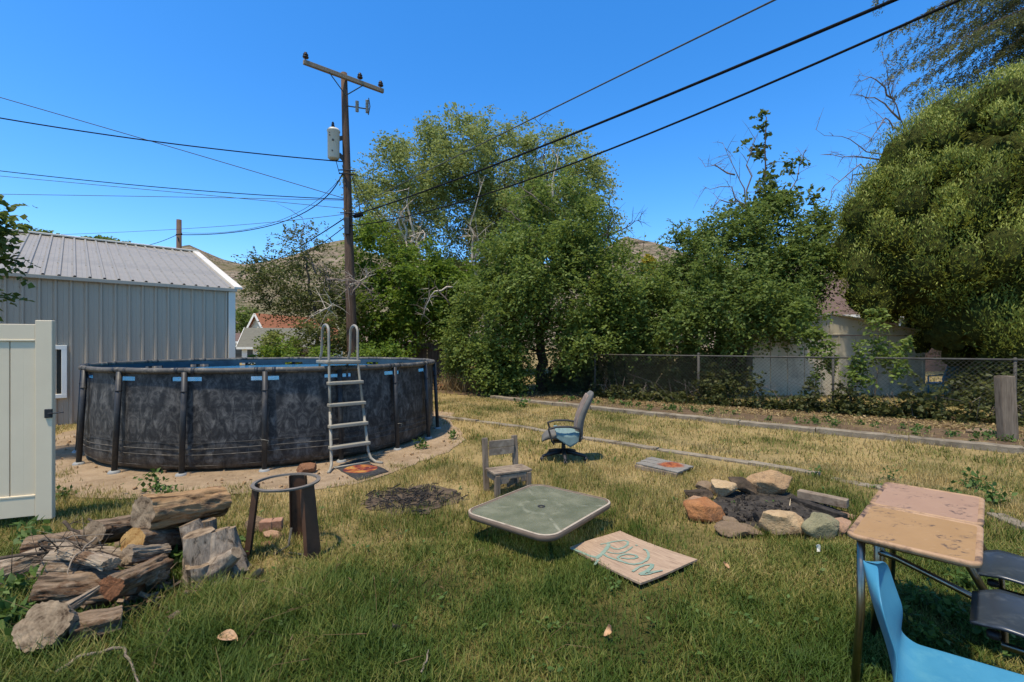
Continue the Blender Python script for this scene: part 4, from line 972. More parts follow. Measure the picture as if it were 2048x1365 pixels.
def ex_elm2(t, rng):
    L = [[P(1500, 430, 16), P(1480, 360, 16), P(1445, 285, 16)], [P(1500, 430, 16), P(1460, 380, 16), P(1405, 372, 16)], [P(1490, 410, 16), P(1440, 400, 16), P(1415, 430, 16)], [P(1495, 400, 16), P(1500, 330, 16), P(1512, 270, 16)], [P(1550, 420, 16), P(1590, 360, 16), P(1612, 300, 16)], [P(1470, 350, 16), P(1430, 330, 16), P(1410, 335, 16)]]
    dead_limbs(t, rng, L, .03, M['deadtwig'], twigs=10, tl=.6)
leafy_tree('elm_tree', 'spreading elm clump with several thin trunks left of the metal shed', V(6.9, 15.4, 0), None,
           [blob(1385, 560, 15.4, 72, 100, 1.8), blob(1470, 500, 15.6, 80, 75, 1.8), blob(1560, 530, 15.6, 75, 85, 1.8), blob(1440, 620, 14.6, 105, 75, 1.8), blob(1545, 620, 14.6, 70, 70, 1.5), blob(1605, 540, 15, 36, 48, 1.3), blob(1350, 660, 14.4, 60, 70, 1.3), blob(1640, 470, 16, 40, 35, .9), blob(1520, 430, 16, 40, 40, 1)],
           M['elm2'], M['bark_dark'], 13, ncl=360, nsp=34, nl=9, slen=.5, ll=.10, lw=.031, r0=.13, rc=.42, droop=.4, extra=ex_elm2, shell=.4,
           trunks=[[V(6.6, 15.3, 0), V(6.7, 15.3, 2), V(6.9, 15.4, 4.2)], [V(7.35, 15.2, 0), V(7.3, 15.2, 2), V(7.8, 15.3, 4)], [V(6.0, 15.6, 0), V(5.7, 15.5, 2), V(5.6, 15.3, 3.6)]])
leafy_tree('maple_sapling', 'thin sparse maple leader rising above the elm clump', V(8.6, 16.2, 0), [V(8.6, 16.2, 0), V(8.65, 16.2, 4), V(8.7, 16.2, 6.6), P(1532, 235, 16.2)],
           [blob(1532, 250, 16.2, 14, 22, .3), blob(1520, 290, 16.2, 30, 18, .5), blob(1560, 330, 16.2, 38, 20, .6), blob(1545, 390, 16.2, 45, 25, .6), blob(1590, 300, 16.2, 12, 12, .3), blob(1500, 420, 16.2, 40, 25, .6), blob(1590, 400, 16.2, 30, 25, .6)],
           M['maple'], M['bark_dark'], 14, ncl=42, nsp=7, nl=6, slen=.28, ll=.14, lw=.06, r0=.06, rc=.22, droop=.3, shell=.2, rt=.012)
def ex_vine(t, rng):
    L = [[P(905, 575, 16.4), P(870, 582, 16.3), P(852, 612, 16.2), P(848, 634, 16.2)], [P(700, 570, 13.6), P(722, 560, 13.5), P(752, 548, 13.5)], [P(640, 622, 13.5), P(655, 618, 13.4), P(668, 606, 13.4)]]
    dead_limbs(t, rng, L, .04, M['deadwood'], twigs=9, tl=.7)
leafy_tree('vine_thicket', 'bright green vine-covered thicket right of the utility pole', V(-3.6, 18, 0), None,
           [blob(765, 515, 18, 55, 62, 1.2), blob(730, 490, 18, 30, 40, .9), blob(840, 560, 18, 75, 65, 1.4), blob(905, 600, 18, 60, 75, 1.4), blob(770, 620, 18, 75, 75, 1.4), blob(850, 655, 18, 80, 45, 1.3), blob(720, 660, 17.5, 40, 40, .9)],
           M['vivid'], M['bark'], 15, ncl=210, nsp=30, nl=9, slen=.42, ll=.12, lw=.038, r0=.12, rc=.42, droop=.55, extra=ex_vine, shell=.5,
           trunks=[[V(-3.6, 18, 0), V(-3.7, 18, 1.8), V(-4.3, 18, 4)], [V(-2.9, 18.2, 0), V(-2.8, 18.1, 1.8), V(-2.4, 18, 3)]])
def ex_loose(t, rng):
    L = [[P(640, 560, 16.5), P(622, 520, 16.4), P(605, 480, 16.3), P(603, 430, 16.3)], [P(660, 580, 16.4), P(640, 540, 16.3), P(610, 515, 16.3), P(605, 490, 16.2)], [P(690, 600, 16.2), P(660, 575, 16.1), P(650, 545, 16)],
         [P(720, 565, 13.2), P(700, 590, 13.1), P(690, 560, 13)], [P(655, 560, 13.5), P(700, 562, 13.4), P(740, 580, 13.3), P(745, 605, 13.3)]]
    dead_limbs(t, rng, L, .035, M['deadtwig'], twigs=12, tl=.8)
leafy_tree('loose_tree', 'dull green loose-crowned tree left of the utility pole', V(-6.4, 17, 0), [V(-6.4, 17, 0), V(-6.6, 17, 1.6), V(-7.2, 17, 3), V(-7.5, 17, 4.6)],
           [blob(560, 555, 17, 68, 42, 1.3), blob(605, 500, 17, 38, 55, 1), blob(645, 555, 17, 55, 65, 1.2), blob(600, 605, 17, 75, 32, 1.3), blob(518, 570, 17, 32, 26, .8), blob(665, 640, 16, 40, 45, 1), blob(690, 600, 16.5, 30, 50, .8)],
           M['dusk'], M['bark'], 16, ncl=130, nsp=17, nl=8, slen=.45, ll=.095, lw=.027, r0=.11, rc=.42, droop=.35, extra=ex_loose, shell=.35)
def shrub(label, px, py, Y, rx, ry, rd, m, seed, ncl=26, nsp=26, ll=.085, lw=.026, name='shrub', group=None, slen=.32, bark=None):
    b = P(px, py, Y); base = V(b.x, Y, 0); zc = max(b.z, .1)
    bl = [(V(b.x, Y, zc), (rx / F * Y, rd, ry / F * Y)), (V(b.x - rx / F * Y * .4, Y, max(zc * .7, zc - .8 * ry / F * Y)), (rx / F * Y * .6, rd, max(.15, min(zc * .7, 1.3 * ry / F * Y))))]
    return leafy_tree(name, label, base, [base, base + V(0, 0, zc * .4), base + V(.05, 0, zc * .8)], bl, m, bark or M['bark'], seed, ncl=ncl, nsp=nsp, nl=8, slen=slen, ll=ll, lw=lw, r0=.035, rc=.25, droop=.4, cat='shrub', group=group, shell=.3, rt=.006)
shrub('bright low shrub just behind the pool, left of the ladder', 585, 712, 12.6, 62, 22, .7, M['vivid'], 21)
shrub('bright low shrub just behind the pool, right of the ladder', 755, 716, 12.6, 55, 14, .6, M['vivid'], 22)
shrub('dark bush behind the ladder handrails', 640, 680, 14.5, 60, 45, .9, M['dusk'], 23, 40)
shrub('pale green bush before the grey shingle roof', 562, 690, 16.5, 28, 26, .7, M['pale'], 24)
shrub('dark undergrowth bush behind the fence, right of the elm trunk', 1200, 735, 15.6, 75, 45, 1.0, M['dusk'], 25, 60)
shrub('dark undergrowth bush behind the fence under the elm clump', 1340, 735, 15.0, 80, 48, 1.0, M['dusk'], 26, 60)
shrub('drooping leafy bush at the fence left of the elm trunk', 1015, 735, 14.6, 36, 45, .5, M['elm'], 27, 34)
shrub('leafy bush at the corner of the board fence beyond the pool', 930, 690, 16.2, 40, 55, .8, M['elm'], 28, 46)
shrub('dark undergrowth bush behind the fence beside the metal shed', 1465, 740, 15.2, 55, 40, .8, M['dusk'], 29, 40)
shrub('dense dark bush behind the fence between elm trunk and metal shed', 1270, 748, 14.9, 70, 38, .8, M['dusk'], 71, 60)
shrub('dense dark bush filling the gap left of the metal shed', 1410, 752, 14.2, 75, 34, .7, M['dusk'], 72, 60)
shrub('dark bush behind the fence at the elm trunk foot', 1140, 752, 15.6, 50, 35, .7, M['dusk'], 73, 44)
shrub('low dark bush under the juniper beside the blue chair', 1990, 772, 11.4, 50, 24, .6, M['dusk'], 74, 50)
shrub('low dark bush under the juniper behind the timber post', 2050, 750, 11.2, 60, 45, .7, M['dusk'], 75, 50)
shrub('yellow-leaved bush far beyond the elms', 1298, 526, 60, 12, 13, .7, M['yellowbush'], 30, 60, 30, .20, .08, slen=.35)
def bigbush(label, px, py, Y, rx, ry, m, seed): return shrub(label, px, py, Y, rx, ry, 2.0, m, seed, 60, 26, .20, .07, name='far_tree', slen=.6)
bigbush('green tree behind the cream house gable', 485, 640, 60, 55, 32, M['elm'], 31)
bigbush('green tree far behind the steel shed ridge', 60, 480, 30, 40, 16, M['elm2'], 32)
bigbush('small treetop just above the steel shed ridge', 238, 499, 30, 8, 6, M['elm2'], 33)
bigbush('dark tree mass beyond the elm clump', 1310, 640, 34, 110, 70, M['elm2'], 34)
bigbush('green tree beyond the vine thicket', 880, 600, 34, 110, 80, M['elm2'], 35)

# juniper: upright plumes on a broad body
def juniper():
    rng = np.random.default_rng(41); Y = 13.6; base = V(P(1990, 0, Y).x, Y, 0)
    t = thing('juniper_tree', base, 'huge yellow-green juniper filling the right edge behind the fence', 'tree')
    bl = [blob(2090, 400, Y, 170, 240, 3.2), blob(1930, 420, Y - .4, 135, 190, 2.8), blob(1840, 500, Y - .4, 112, 150, 2.4), blob(1800, 420, Y, 60, 75, 1.5), blob(1960, 600, Y - 1., 130, 120, 2.4), blob(1835, 560, Y - .2, 72, 58, 1.8), blob(1925, 665, Y - 1.2, 55, 55, 1.4), blob(2060, 640, Y - 1.2, 110, 110, 2.2), blob(1990, 270, Y, 110, 90, 2.2), blob(1748, 490, Y, 26, 42, 1.0)]
    C, d = in_blobs(rng, bl, 1100, .80)
    C[:, 2] = np.maximum(C[:, 2], .9)
    # keep the side towards the camera and the silhouette
    mb = MB(); skeleton(rng, [base, base + V(0, 0, 2), base + V(.1, 0, 4.5), base + V(.3, 0, 8)], [c for c in C[:90] * .8 + np.array([base.x, base.y, 4]) * .2], .26, mb, .02)
    mb.build('trunk', M['bark_dark'], t, smooth=True)
    LC, ld = in_blobs(rng, bl, 460, .92); LC[:, 2] = np.maximum(LC[:, 2], 1.0); lr = .28 + .44 * rng.random(len(LC)) ** 1.3
    nb = 700; K = len(LC) * nb
    u = norm(rng.normal(size=(K, 3)) + np.repeat(ld, nb, 0) * .55 + np.array([0, 0, .35]))
    kp = (u[:, 1] < .45) | (rng.random(K) < .25); u = u[kp]; LCr = np.repeat(LC, nb, 0)[kp]; lrr = np.repeat(lr, nb)[kp]; lv = np.repeat(rng.random(len(LC)), nb)[kp]; K = len(u)
    rr_ = lrr[:, None]; sq = np.array([1., 1., 1.3])
    p = LCr + u * sq * rr_ * (.74 + .34 * rng.random((K, 1))) * (1 + .18 * np.sin(u[:, :1] * 11 + LCr[:, :1] * 9) * np.sin(u[:, 1:2] * 10 + u[:, 2:] * 5))
    tg = np.array([0, 0, 1.]) - u * u[:, 2:3]; dd = norm(tg * .8 + u * .5 + rng.normal(size=(K, 3)) * .35); nr = norm(rng.normal(size=(K, 3)) * .3 + u)
    L = .05 + .085 * rng.random(K); W = .008 + .009 * rng.random(K)
    var = np.clip(lv * .45 + .55 * rng.random(K), 0, 1)
    place('crown', quads_mesh('crown', leaf_quads(p, dd, nr, L, W) - np.array(base, dtype=float), M['juniper'], var), t)
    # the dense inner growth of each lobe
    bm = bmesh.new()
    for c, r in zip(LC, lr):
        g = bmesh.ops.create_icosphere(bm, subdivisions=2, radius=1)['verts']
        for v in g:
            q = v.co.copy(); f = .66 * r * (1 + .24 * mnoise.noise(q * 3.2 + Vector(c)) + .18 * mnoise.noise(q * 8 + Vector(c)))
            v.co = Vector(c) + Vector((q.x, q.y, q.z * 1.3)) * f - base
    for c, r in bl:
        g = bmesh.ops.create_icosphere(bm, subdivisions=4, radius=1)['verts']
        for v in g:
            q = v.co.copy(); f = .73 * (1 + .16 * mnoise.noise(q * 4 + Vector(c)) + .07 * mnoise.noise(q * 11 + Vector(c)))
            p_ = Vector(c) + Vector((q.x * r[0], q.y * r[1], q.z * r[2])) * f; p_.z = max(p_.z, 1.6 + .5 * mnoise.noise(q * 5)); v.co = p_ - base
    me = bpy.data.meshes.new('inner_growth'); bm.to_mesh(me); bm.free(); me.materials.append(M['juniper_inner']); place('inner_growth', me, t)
juniper()
# spruce behind, sweeping boughs at the top right
def spruce():
    rng = np.random.default_rng(43); Y = 21; base = V(P(2260, 0, Y).x, Y, 0); t = thing('conifer_tree', base, 'dark conifer with long sweeping boughs at the top right corner', 'tree')
    mb = MB(); top = base + V(0, 0, 23); mb.tube([base, base + V(0, 0, 12), top], [.38, .25, .05], 10)
    org = []; dr = []
    tips = [(1790, -10), (1785, 60), (1800, 105), (1795, 150), (1830, 190), (1870, 120), (1905, 165), (1850, 220), (1900, 225), (1930, 60), (1880, 20), (1960, 190), (1990, 120), (2040, 30), (2040, 90), (1950, -30), (1840, -40), (2000, 230), (1820, 240), (1860, 70), (1930, 110), (2000, 60)]
    tips += [(1800 + 260 * rng.random(), -60 + 290 * rng.random()) for _ in range(12)]
    tips = [(x, y) for x, y in tips if y < 250 - .0 * x]
    for (x, y) in tips:
        for rep in range(2):
            tip = P(x + rng.normal() * 14, y + rng.normal() * 12, Y + rng.normal() * 1.4); st = base + V(0, 0, min(22, tip.z + 1.0 + abs(tip.x - base.x) * .35))
            pts = [st.lerp(tip, k) + V(0, 0, .5 * math.sin(math.pi * k)) for k in np.linspace(0, 1, 9)]
            mb.tube(pts, [.028 * (1 - .85 * k) for k in np.linspace(0, 1, 9)], 5, caps=False)
            for k in np.linspace(.3, 1, 22):
                i = min(7, int(k * 8)); p = pts[i].lerp(pts[i + 1], k * 8 - i); d0 = (pts[i + 1] - pts[i]).normalized()
                for s in (-1, 1):
                    d = d0 * .55 + V(-d0.y, d0.x, 0) * s * .35 + V(rng.normal() * .2, rng.normal() * .3, -.55 + rng.normal() * .15); l = .55 * (.4 + rng.random())
                    e = p + d.normalized() * l; mb.tube([p, e], [.010, .004], 3, caps=False)
                    for q in np.linspace(.1, 1, 4): org.append(p.lerp(e, q)); dr.append(d.normalized())
    mb.build('trunk', M['bark_dark'], t, smooth=True)
    org = np.array([list(o) for o in org]); dr = np.array([list(o) for o in dr])
    q, var = sprays(rng, org, dr + rng.normal(size=dr.shape) * .30, 6, .22, .12, .020, .35, .3)
    place('crown', quads_mesh('crown', q - np.array(base, dtype=float), M['spruce'], var), t)
    dead_limbs(t, rng, [[P(1830, 330, 19), P(1800, 230, 18.8), P(1775, 165, 18.6), P(1762, 100, 18.4)], [P(1790, 200, 18.8), P(1750, 165, 18.6), P(1715, 155, 18.5)], [P(1800, 240, 18.8), P(1755, 190, 18.8), P(1700, 190, 18.6)], [P(1800, 260, 18.6), P(1765, 235, 18.6), P(1735, 290, 18.5)]], .04, M['deadtwig'], twigs=12, tl=.8)
    dead_limbs(t, rng, [[P(1790, 345, 18), P(1755, 315, 17.9), P(1700, 280, 17.8), P(1630, 258, 17.6)], [P(1760, 320, 17.9), P(1700, 310, 17.8), P(1640, 310, 17.7)], [P(1770, 330, 17.9), P(1715, 335, 17.8), P(1665, 370, 17.7), P(1655, 410, 17.7)], [P(1770, 345, 17.8), P(1710, 350, 17.8), P(1680, 400, 17.7)], [P(1780, 360, 17.8), P(1735, 370, 17.8), P(1710, 420, 17.7)]], .035, M['deadtwig'], twigs=12, tl=.6)
spruce()
# leafy boughs hanging in at the left edge
leafy_tree('maple_tree', 'maple boughs with large leaves hanging in at the left edge', V(-7.6, 6.2, 0), [V(-7.6, 6.2, 0), V(-7.5, 6.2, 2), V(-7.4, 6.2, 4.5)],
           [blob(-22, 440, 6, 50, 36, .3), blob(-30, 500, 6, 45, 32, .3), blob(-10, 590, 6, 25, 12, .2), blob(-10, 310, 6, 16, 14, .2), blob(-70, 400, 6, 50, 80, .4), blob(14, 430, 6.2, 22, 14, .2)],
           M['maple'], M['bark_dark'], 51, ncl=34, nsp=9, nl=6, slen=.2, ll=.095, lw=.036, r0=.09, rc=.13, droop=.3, shell=.2, rt=.006)

# creepers on the chain-link fence and ivy along its foot
def creeper(label, blobs, base, seed, ncl=34):
    leafy_tree('creeper', label, base, [base, base + V(0, 0, .5), base + V(.05, 0, 1.0)], blobs, M['elm'], M['bark'], seed, ncl=ncl, nsp=13, nl=6, slen=.2, ll=.095, lw=.032, r0=.02, rc=.15, droop=.6, cat='creeper', shell=.2, rt=.006)
creeper('creeper hanging over the fence at the left of the metal shed', [blob(1628, 680, 11.2, 20, 40, .15), blob(1600, 635, 11.6, 18, 30, .15), blob(1642, 730, 11, 16, 30, .12)], V(7.1, 11.0, 0), 61, 22)
creeper('creeper mound climbing the fence before the metal shed', [blob(1745, 697, 10.4, 45, 16, .2), blob(1762, 640, 10.4, 14, 40, .12), blob(1800, 740, 10.2, 22, 30, .15), blob(1710, 740, 10.4, 12, 30, .12), blob(1820, 700, 10.2, 25, 14, .15)], V(8.0, 10.35, 0), 62, 20)
def ivy():
    rng = np.random.default_rng(63); O = np.array([4.87, 12.27, 0]); d = np.array([2.42, -1.6, 0]); nn = norm(np.array([-1.6, -2.42, 0]))
    K = 4200; t = -1.1 + 4.2 * rng.random(K) ** .8; t = t[rng.random(K) < .35 + .65 * (np.sin(t * 4.3) * np.sin(t * 9.1 + 1) * .5 + .5)]; K = len(t); dens = np.clip(.4 + .5 * np.sin(t * 3.1) + rng.random(K), 0, 1)
    p = O + d * t[:, None] + nn * (rng.normal(size=(K, 1)) * .16 + .1); p[:, 2] = rng.random(K) ** 1.8 * (.30 + .26 * np.clip((t + .6), 0, 1)) * (.25 + 1.2 * np.clip(np.sin(t * 5 + 1.3 * np.sin(t * 13)) * .5 + .5 + .25 * np.sin(t * 31), 0, 1.3))
    q, v = sprays(rng, p, rng.normal(size=(K, 3)) + np.array([0, 0, .5]), 7, .22, .085, .03, .5)
    o = place('ivy', quads_mesh('ivy', q, M['ivy'], v)); tag(o, 'low tangle of ivy and weeds along the chain-link fence foot', 'ivy', kind='stuff')
    mb = MB()
    for i in range(70):
        tt = -1 + 4 * rng.random(); a = Vector(O + d * tt + nn * (.05 + .2 * rng.random())); b = a + V(rng.normal() * .25, rng.normal() * .1, .25 + .35 * rng.random()); c = b + V(rng.normal() * .3, rng.normal() * .1, rng.normal() * .2)
        mb.tube([a, b, c], [.006, .005, .003], 4, caps=False)
    tag(mb.build('dead_stems', M['deadtwig']), 'pale dead stems tangled along the fence foot', 'stems', kind='stuff')
ivy()

# ================================================================== LAWN OBJECTS
def srect(w, h, e, n=24):                 # rounded rectangle ring
    out = []
    for i in range(n):
        a = 2 * math.pi * (i + .5) / n; c, s = math.cos(a), math.sin(a)
        out.append((math.copysign(abs(c) ** (2 / e), c) * w / 2, math.copysign(abs(s) ** (2 / e), s) * h / 2))
    return out
def loft(rings):
    mb = MB(); n = len(rings[0])
    for r in rings: mb.v += [Vector(p) for p in r]
    for k in range(len(rings) - 1):
        for i in range(n): mb.f.append((k * n + i, k * n + (i + 1) % n, (k + 1) * n + (i + 1) % n, (k + 1) * n + i))
    mb.f.append(tuple(reversed(range(n)))); mb.f.append(tuple((len(rings) - 1) * n + i for i in range(n)))
    return mb
def local_thing(name, loc, fwd, label, cat, group=None):      # local x = fwd
    return thing(name, loc, label, cat, group, rz=math.atan2(fwd[1], fwd[0]))

def office_chair():
    B = G(1127, 920); root = local_thing('office_chair', B, (-.99, .06), 'faded grey office swivel chair with armrests and blue towel', 'chair')
    root['label'] = 'faded grey office swivel chair with black armrests and star base'
    L = dict(world=False)
    for i in range(5):
        a = R(72 * i + 20); d = V(math.cos(a), math.sin(a), 0)
        arm = MB(); arm.tube([d * .03 + V(0, 0, .115), d * .16 + V(0, 0, .10), d * .30 + V(0, 0, .068)], [.034, .027, .020], 8); ao = arm.build('base_arm', M['plastic_black'], root, smooth=True, **L)
        c = MB(); tg = V(-d.y, d.x, 0); q = d * .30 + V(0, 0, .032); c.tube([q - tg * .022, q - tg * .006], .028, 12); c.tube([q + tg * .006, q + tg * .022], .028, 12); c.tube([q, q + V(0, 0, .04)], .012, 6); c.build('castor', M['plastic_black'], ao, smooth=True, **L)
    MB().tube([V(0, 0, .09), V(0, 0, .26)], [.030, .026], 12).build('gas_column', M['plastic_black'], root, smooth=True, **L)
    MB().box((-.01, 0, .255), (.22, .16, .035)).build('seat_plate', M['plastic_black'], root, bevel=.008, **L)
    MB().tube([V(.10, -.10, .24), V(.10, -.22, .235), V(.11, -.27, .20)], .010, 8).build('lever', M['plastic_black'], root, smooth=True, **L)
    MB().box((.11, -.20, .215), (.05, .02, .07)).build('knob', M['plastic_black'], root, bevel=.006, **L)
    rings = []
    for t in np.linspace(0, 1, 13):
        x = -.23 + .52 * t; w = .46 * (.78 + .22 * math.sin(math.pi * min(1, t * 1.15 + .1)) ** .5); z = .335 - .012 * math.cos(t * 4) - (.06 * ((t - .72) / .28) ** 2 if t > .72 else 0)
        th = .105 * (max(.16, 1 - ((t - .5) / .5) ** 6)) ** .5
        rings.append([(x, p[0], z + p[1]) for p in srect(w, th, 3.2)])
    loft(rings).build('seat', M['fabric'], root, smooth=True, **L)
    rings = []; rings2 = []
    for t in np.linspace(0, 1, 17):
        z = .27 + .645 * t; x = -.215 - .055 * t - .085 * t ** 2 + .03 * math.sin(t * math.pi * 1.3)
        k = (max(.1, 1 - (abs(t - .5) / .5) ** 7)) ** .5; w = .45 * (.86 + .14 * math.sin(math.pi * t)) * (.75 + .25 * k); th = .105 * k * (1 - .1 * t)
        rings.append([(x + p[1] * .97 + .02 * (abs(p[0]) / .22) ** 2, p[0], z + p[1] * .22) for p in srect(w, th, 3)])
        rings2.append([(x + .036 + p[1] + .02 * (abs(p[0]) / .22) ** 2, p[0], z + .006) for p in srect(w * .88, th * .40, 3)])
    bk = loft(rings).build('backrest', M['fabric'], root, smooth=True, **L)
    loft(rings2[1:-1]).build('worn_front', M['fabric_red'], bk, smooth=True, **L)
    for s in (-1, 1):
        y = s * .265
        a = [V(.13, s * .225, .25), V(.16, y, .30), V(.205, y, .455), V(.10, y, .485), V(-.06, y, .488), V(-.19, y, .465), V(-.205, y, .40), V(-.19, s * .235, .29)]
        pts = []
        for i in range(len(a) - 1):
            for j in range(4): pts.append(a[i].lerp(a[i + 1], j / 4))
        pts.append(a[-1]); mb = MB(); n = len(pts)
        for i in range(n):
            t = (pts[min(i + 1, n - 1)] - pts[max(i - 1, 0)]).normalized(); u = V(0, 1, 0); w = t.cross(u).normalized()
            for (p, q) in srect(.046, .026, 3, 10): mb.v.append(pts[i] + u * p + w * q)
        for i in range(n - 1):
            for j in range(10): mb.f.append((i * 10 + j, i * 10 + (j + 1) % 10, i * 10 + 10 + (j + 1) % 10, i * 10 + 10 + j))
        mb.build('armrest', M['plastic_black'], root, smooth=True, **L)
    # towel
    n = 26; mb = MB(); rnd = random.Random(3)
    Rz = Matrix.Rotation(root.rotation_euler.z, 3, 'Z'); wl = []
    for i in range(n + 1):
        for j in range(n + 1):
            u, v = i / n, j / n                       # v: from the far armrest towards the camera's side, hanging over the seat edge
            x = -.17 + .30 * u - .03 * v; yl = -.20 + .52 * v
            if root.rotation_euler.z: pass
            y = -yl; z = .398 + .06 * max(0, mnoise.noise(V(x * 9, yl * 7, 1.3))) + .035 * abs(mnoise.noise(V(x * 22, yl * 14, 4)))
            ed = (yl - .21)
            if ed > 0: y = -.215 - .04 - .02 * mnoise.noise(V(x * 12, 0, 2)); z = .40 - (ed + .01) * 1.5 * (1 - .55 * abs(u - .42) * 2) + .006 * mnoise.noise(V(x * 30, yl * 30, 0))
            wl.append(V(x, y, z))
    # local +y is towards the camera when facing left: mirror accordingly
    sgn = -1 if (Rz @ V(0, 1, 0)).y > 0 else 1
    mb.v = [V(p.x, -p.y if sgn > 0 else p.y, p.z) for p in wl]
    mb.v = [V(p.x, p.y if (Rz @ V(0, p.y, 0)).y == 0 else p.y, p.z) for p in mb.v]
    mb.f = [(i * (n + 1) + j, i * (n + 1) + j + 1, (i + 1) * (n + 1) + j + 1, (i + 1) * (n + 1) + j) for i in range(n) for j in range(n)]
    o = mb.build('towel', M['towel'], smooth=True, world=False); o.location = B; o.rotation_euler = root.rotation_euler
    sd = o.modifiers.new('thick', 'SOLIDIFY'); sd.thickness = .006
    tag(o, 'crumpled blue ribbed towel draped over the office chair seat', 'towel')
office_chair()

def wooden_chair():
    rl, fl = G(962, 987), G(990, 999); 
    w = V(.90, .43, 0).normalized(); f = V(w.y, -w.x, 0)                    # w along the back, f towards the front
    O = fl + V(0, 0, 0); W, D = .40, .30; hs_ = .255; hb = .55
    def Q(a, b, z): return O + w * a - f * b + V(0, 0, z)                   # a across, b back
    root = thing('wooden_chair', Q(W / 2, D / 2, 0), 'small weathered grey homemade wooden chair behind the glass table', 'chair')
    for a in (.025, W - .025):
        MB().beam(Q(a, 0, 0), Q(a, 0, hs_ - .022), .05, .05, f).build('leg', M['oldwood_v'], root, bevel=.004)
        MB().beam(Q(a, D - .02, 0), Q(a, D + .035, hb), .055, .045, f).build('back_post', M['oldwood_v'], root, bevel=.004)
    for i in range(4):
        b = .0 + (D - .05) * (i + .5) / 4
        MB().beam(Q(-.012, b - .02, hs_ - .006 + .002 * (i % 2)), Q(W + .012, b - .02, hs_ - .006), (D - .05) / 4 - .006, .02).build('seat_slat', M['oldwood'], root, bevel=.003)
    for z0 in (.485, .405): MB().beam(Q(.055, D - .012, z0), Q(W - .055, D - .012, z0), .022, .075).build('back_slat', M['oldwood'], root, bevel=.003)
    for a in (.025, W - .025): MB().beam(Q(a, .03, hs_ - .055), Q(a, D - .05, hs_ - .055), .024, .07).build('side_rail', M['oldwood'], root, bevel=.003)
    ap = MB(); ap.beam(Q(.05, .0, hs_ - .045), Q(W - .05, .0, hs_ - .045), .024, .045); ap.beam(Q(.05, .0, hs_ - .09), Q(.15, .0, hs_ - .085), .022, .05); ap.beam(Q(W - .11, .0, hs_ - .09), Q(W - .05, .0, hs_ - .085), .022, .05); ap.build('front_apron', M['oldwood'], root, bevel=.003)
    MB().beam(Q(W * .55, D * .6, .07), Q(W - .03, D - .03, .09), .022, .06).build('loose_stretcher', M['oldwood'], root, bevel=.003)
wooden_chair()

def glass_table():
    h = .22
    c = [G(943, 1030, h), G(1050, 963, h), G(1230, 1001, h), G(1105, 1084, h)]; ctr = sum(c, Vector()) / 4
    ax = ((c[2] - c[1]) + (c[3] - c[0])).normalized(); ay = V(-ax.y, ax.x, 0); ex = ((c[2] - c[1]).length + (c[3] - c[0]).length) / 2; ey = ((c[1] - c[0]).length + (c[2] - c[3]).length) / 2
    root = thing('patio_table', V(ctr.x, ctr.y, 0), 'low square glass patio table with tan rounded frame on the lawn', 'table', rz=math.atan2(ax.y, ax.x))
    W, H = ex * .985, ey * .985
    def rr(w, hh, r, n=8):
        out = []
        for cx, cy, a0 in ((w / 2 - r, hh / 2 - r, 0), (-w / 2 + r, hh / 2 - r, 90), (-w / 2 + r, -hh / 2 + r, 180), (w / 2 - r, -hh / 2 + r, 270)):
            for i in range(n + 1): a = R(a0 + 90 * i / n); out.append((cx + r * math.cos(a), cy + r * math.sin(a)))
        return out
    prof = [(0, .0), (-.004, -.03), (-.014, -.042), (-.03, -.040), (-.034, -.008), (-.026, .004), (-.012, .007)]
    rings = []
    for off, z in prof: rings.append([(x, y, h + z) for x, y in rr(W + 2 * off, H + 2 * off, .13 + off)])
    mb = MB(); n = len(rings[0]); k = len(rings)
    for r in rings: mb.v += [Vector(p) for p in r]
    mb.f = [(a * n + i, a * n + (i + 1) % n, ((a + 1) % k) * n + (i + 1) % n, ((a + 1) % k) * n + i) for a in range(k) for i in range(n)]
    fr = mb.build('frame', M['tanframe'], root, smooth=True, world=False)
    tp = MB(); a, b = rr(W - .006, H - .006, .127), rr(W - .036, H - .036, .112); m_ = len(a)
    tp.v = [V(x, y, h + .0065) for x, y in a] + [V(x, y, h + .0095) for x, y in b] ; tp.f = [(i, (i + 1) % m_, m_ + (i + 1) % m_, m_ + i) for i in range(m_)]
    tp.build('frame_lip', M['tanframe_top'], fr, smooth=True, world=False)
    g = MB(); ro = rr(W - .058, H - .058, .10); g.prism(ro, h - .006, h + .001); g.build('glass_top', M['glass'], root, world=False)
    for sx in (-1, 1):
        for sy in (-1, 1):
            MB().beam(V(sx * .11, sy * .11, h - .0165), V(sx * (W / 2 - .06), sy * (H / 2 - .06), h - .0165), .026, .018).build('cross_arm', M['tanframe_top'], root, world=False)
    MB().lathe([(.145, -.03), (.175, -.03), (.175, -.008), (.145, -.008), (.145, -.03)], 28, (0, 0, h)).build('hub_ring', M['tanframe_top'], root, smooth=True, world=False)
    MB().lathe([(.014, .0012), (.030, .0012), (.032, .004), (.02, .006), (.014, .004)], 16, (0, 0, h)).build('umbrella_hole_ring', M['plastic_black'], root, smooth=True, world=False)
    MB().tube([V(-.05, -.10, 0), V(0, 0, h - .031)], [.055, .05], 14).build('support_post', M['oldwood_v'], root, smooth=True, world=False)
glass_table()

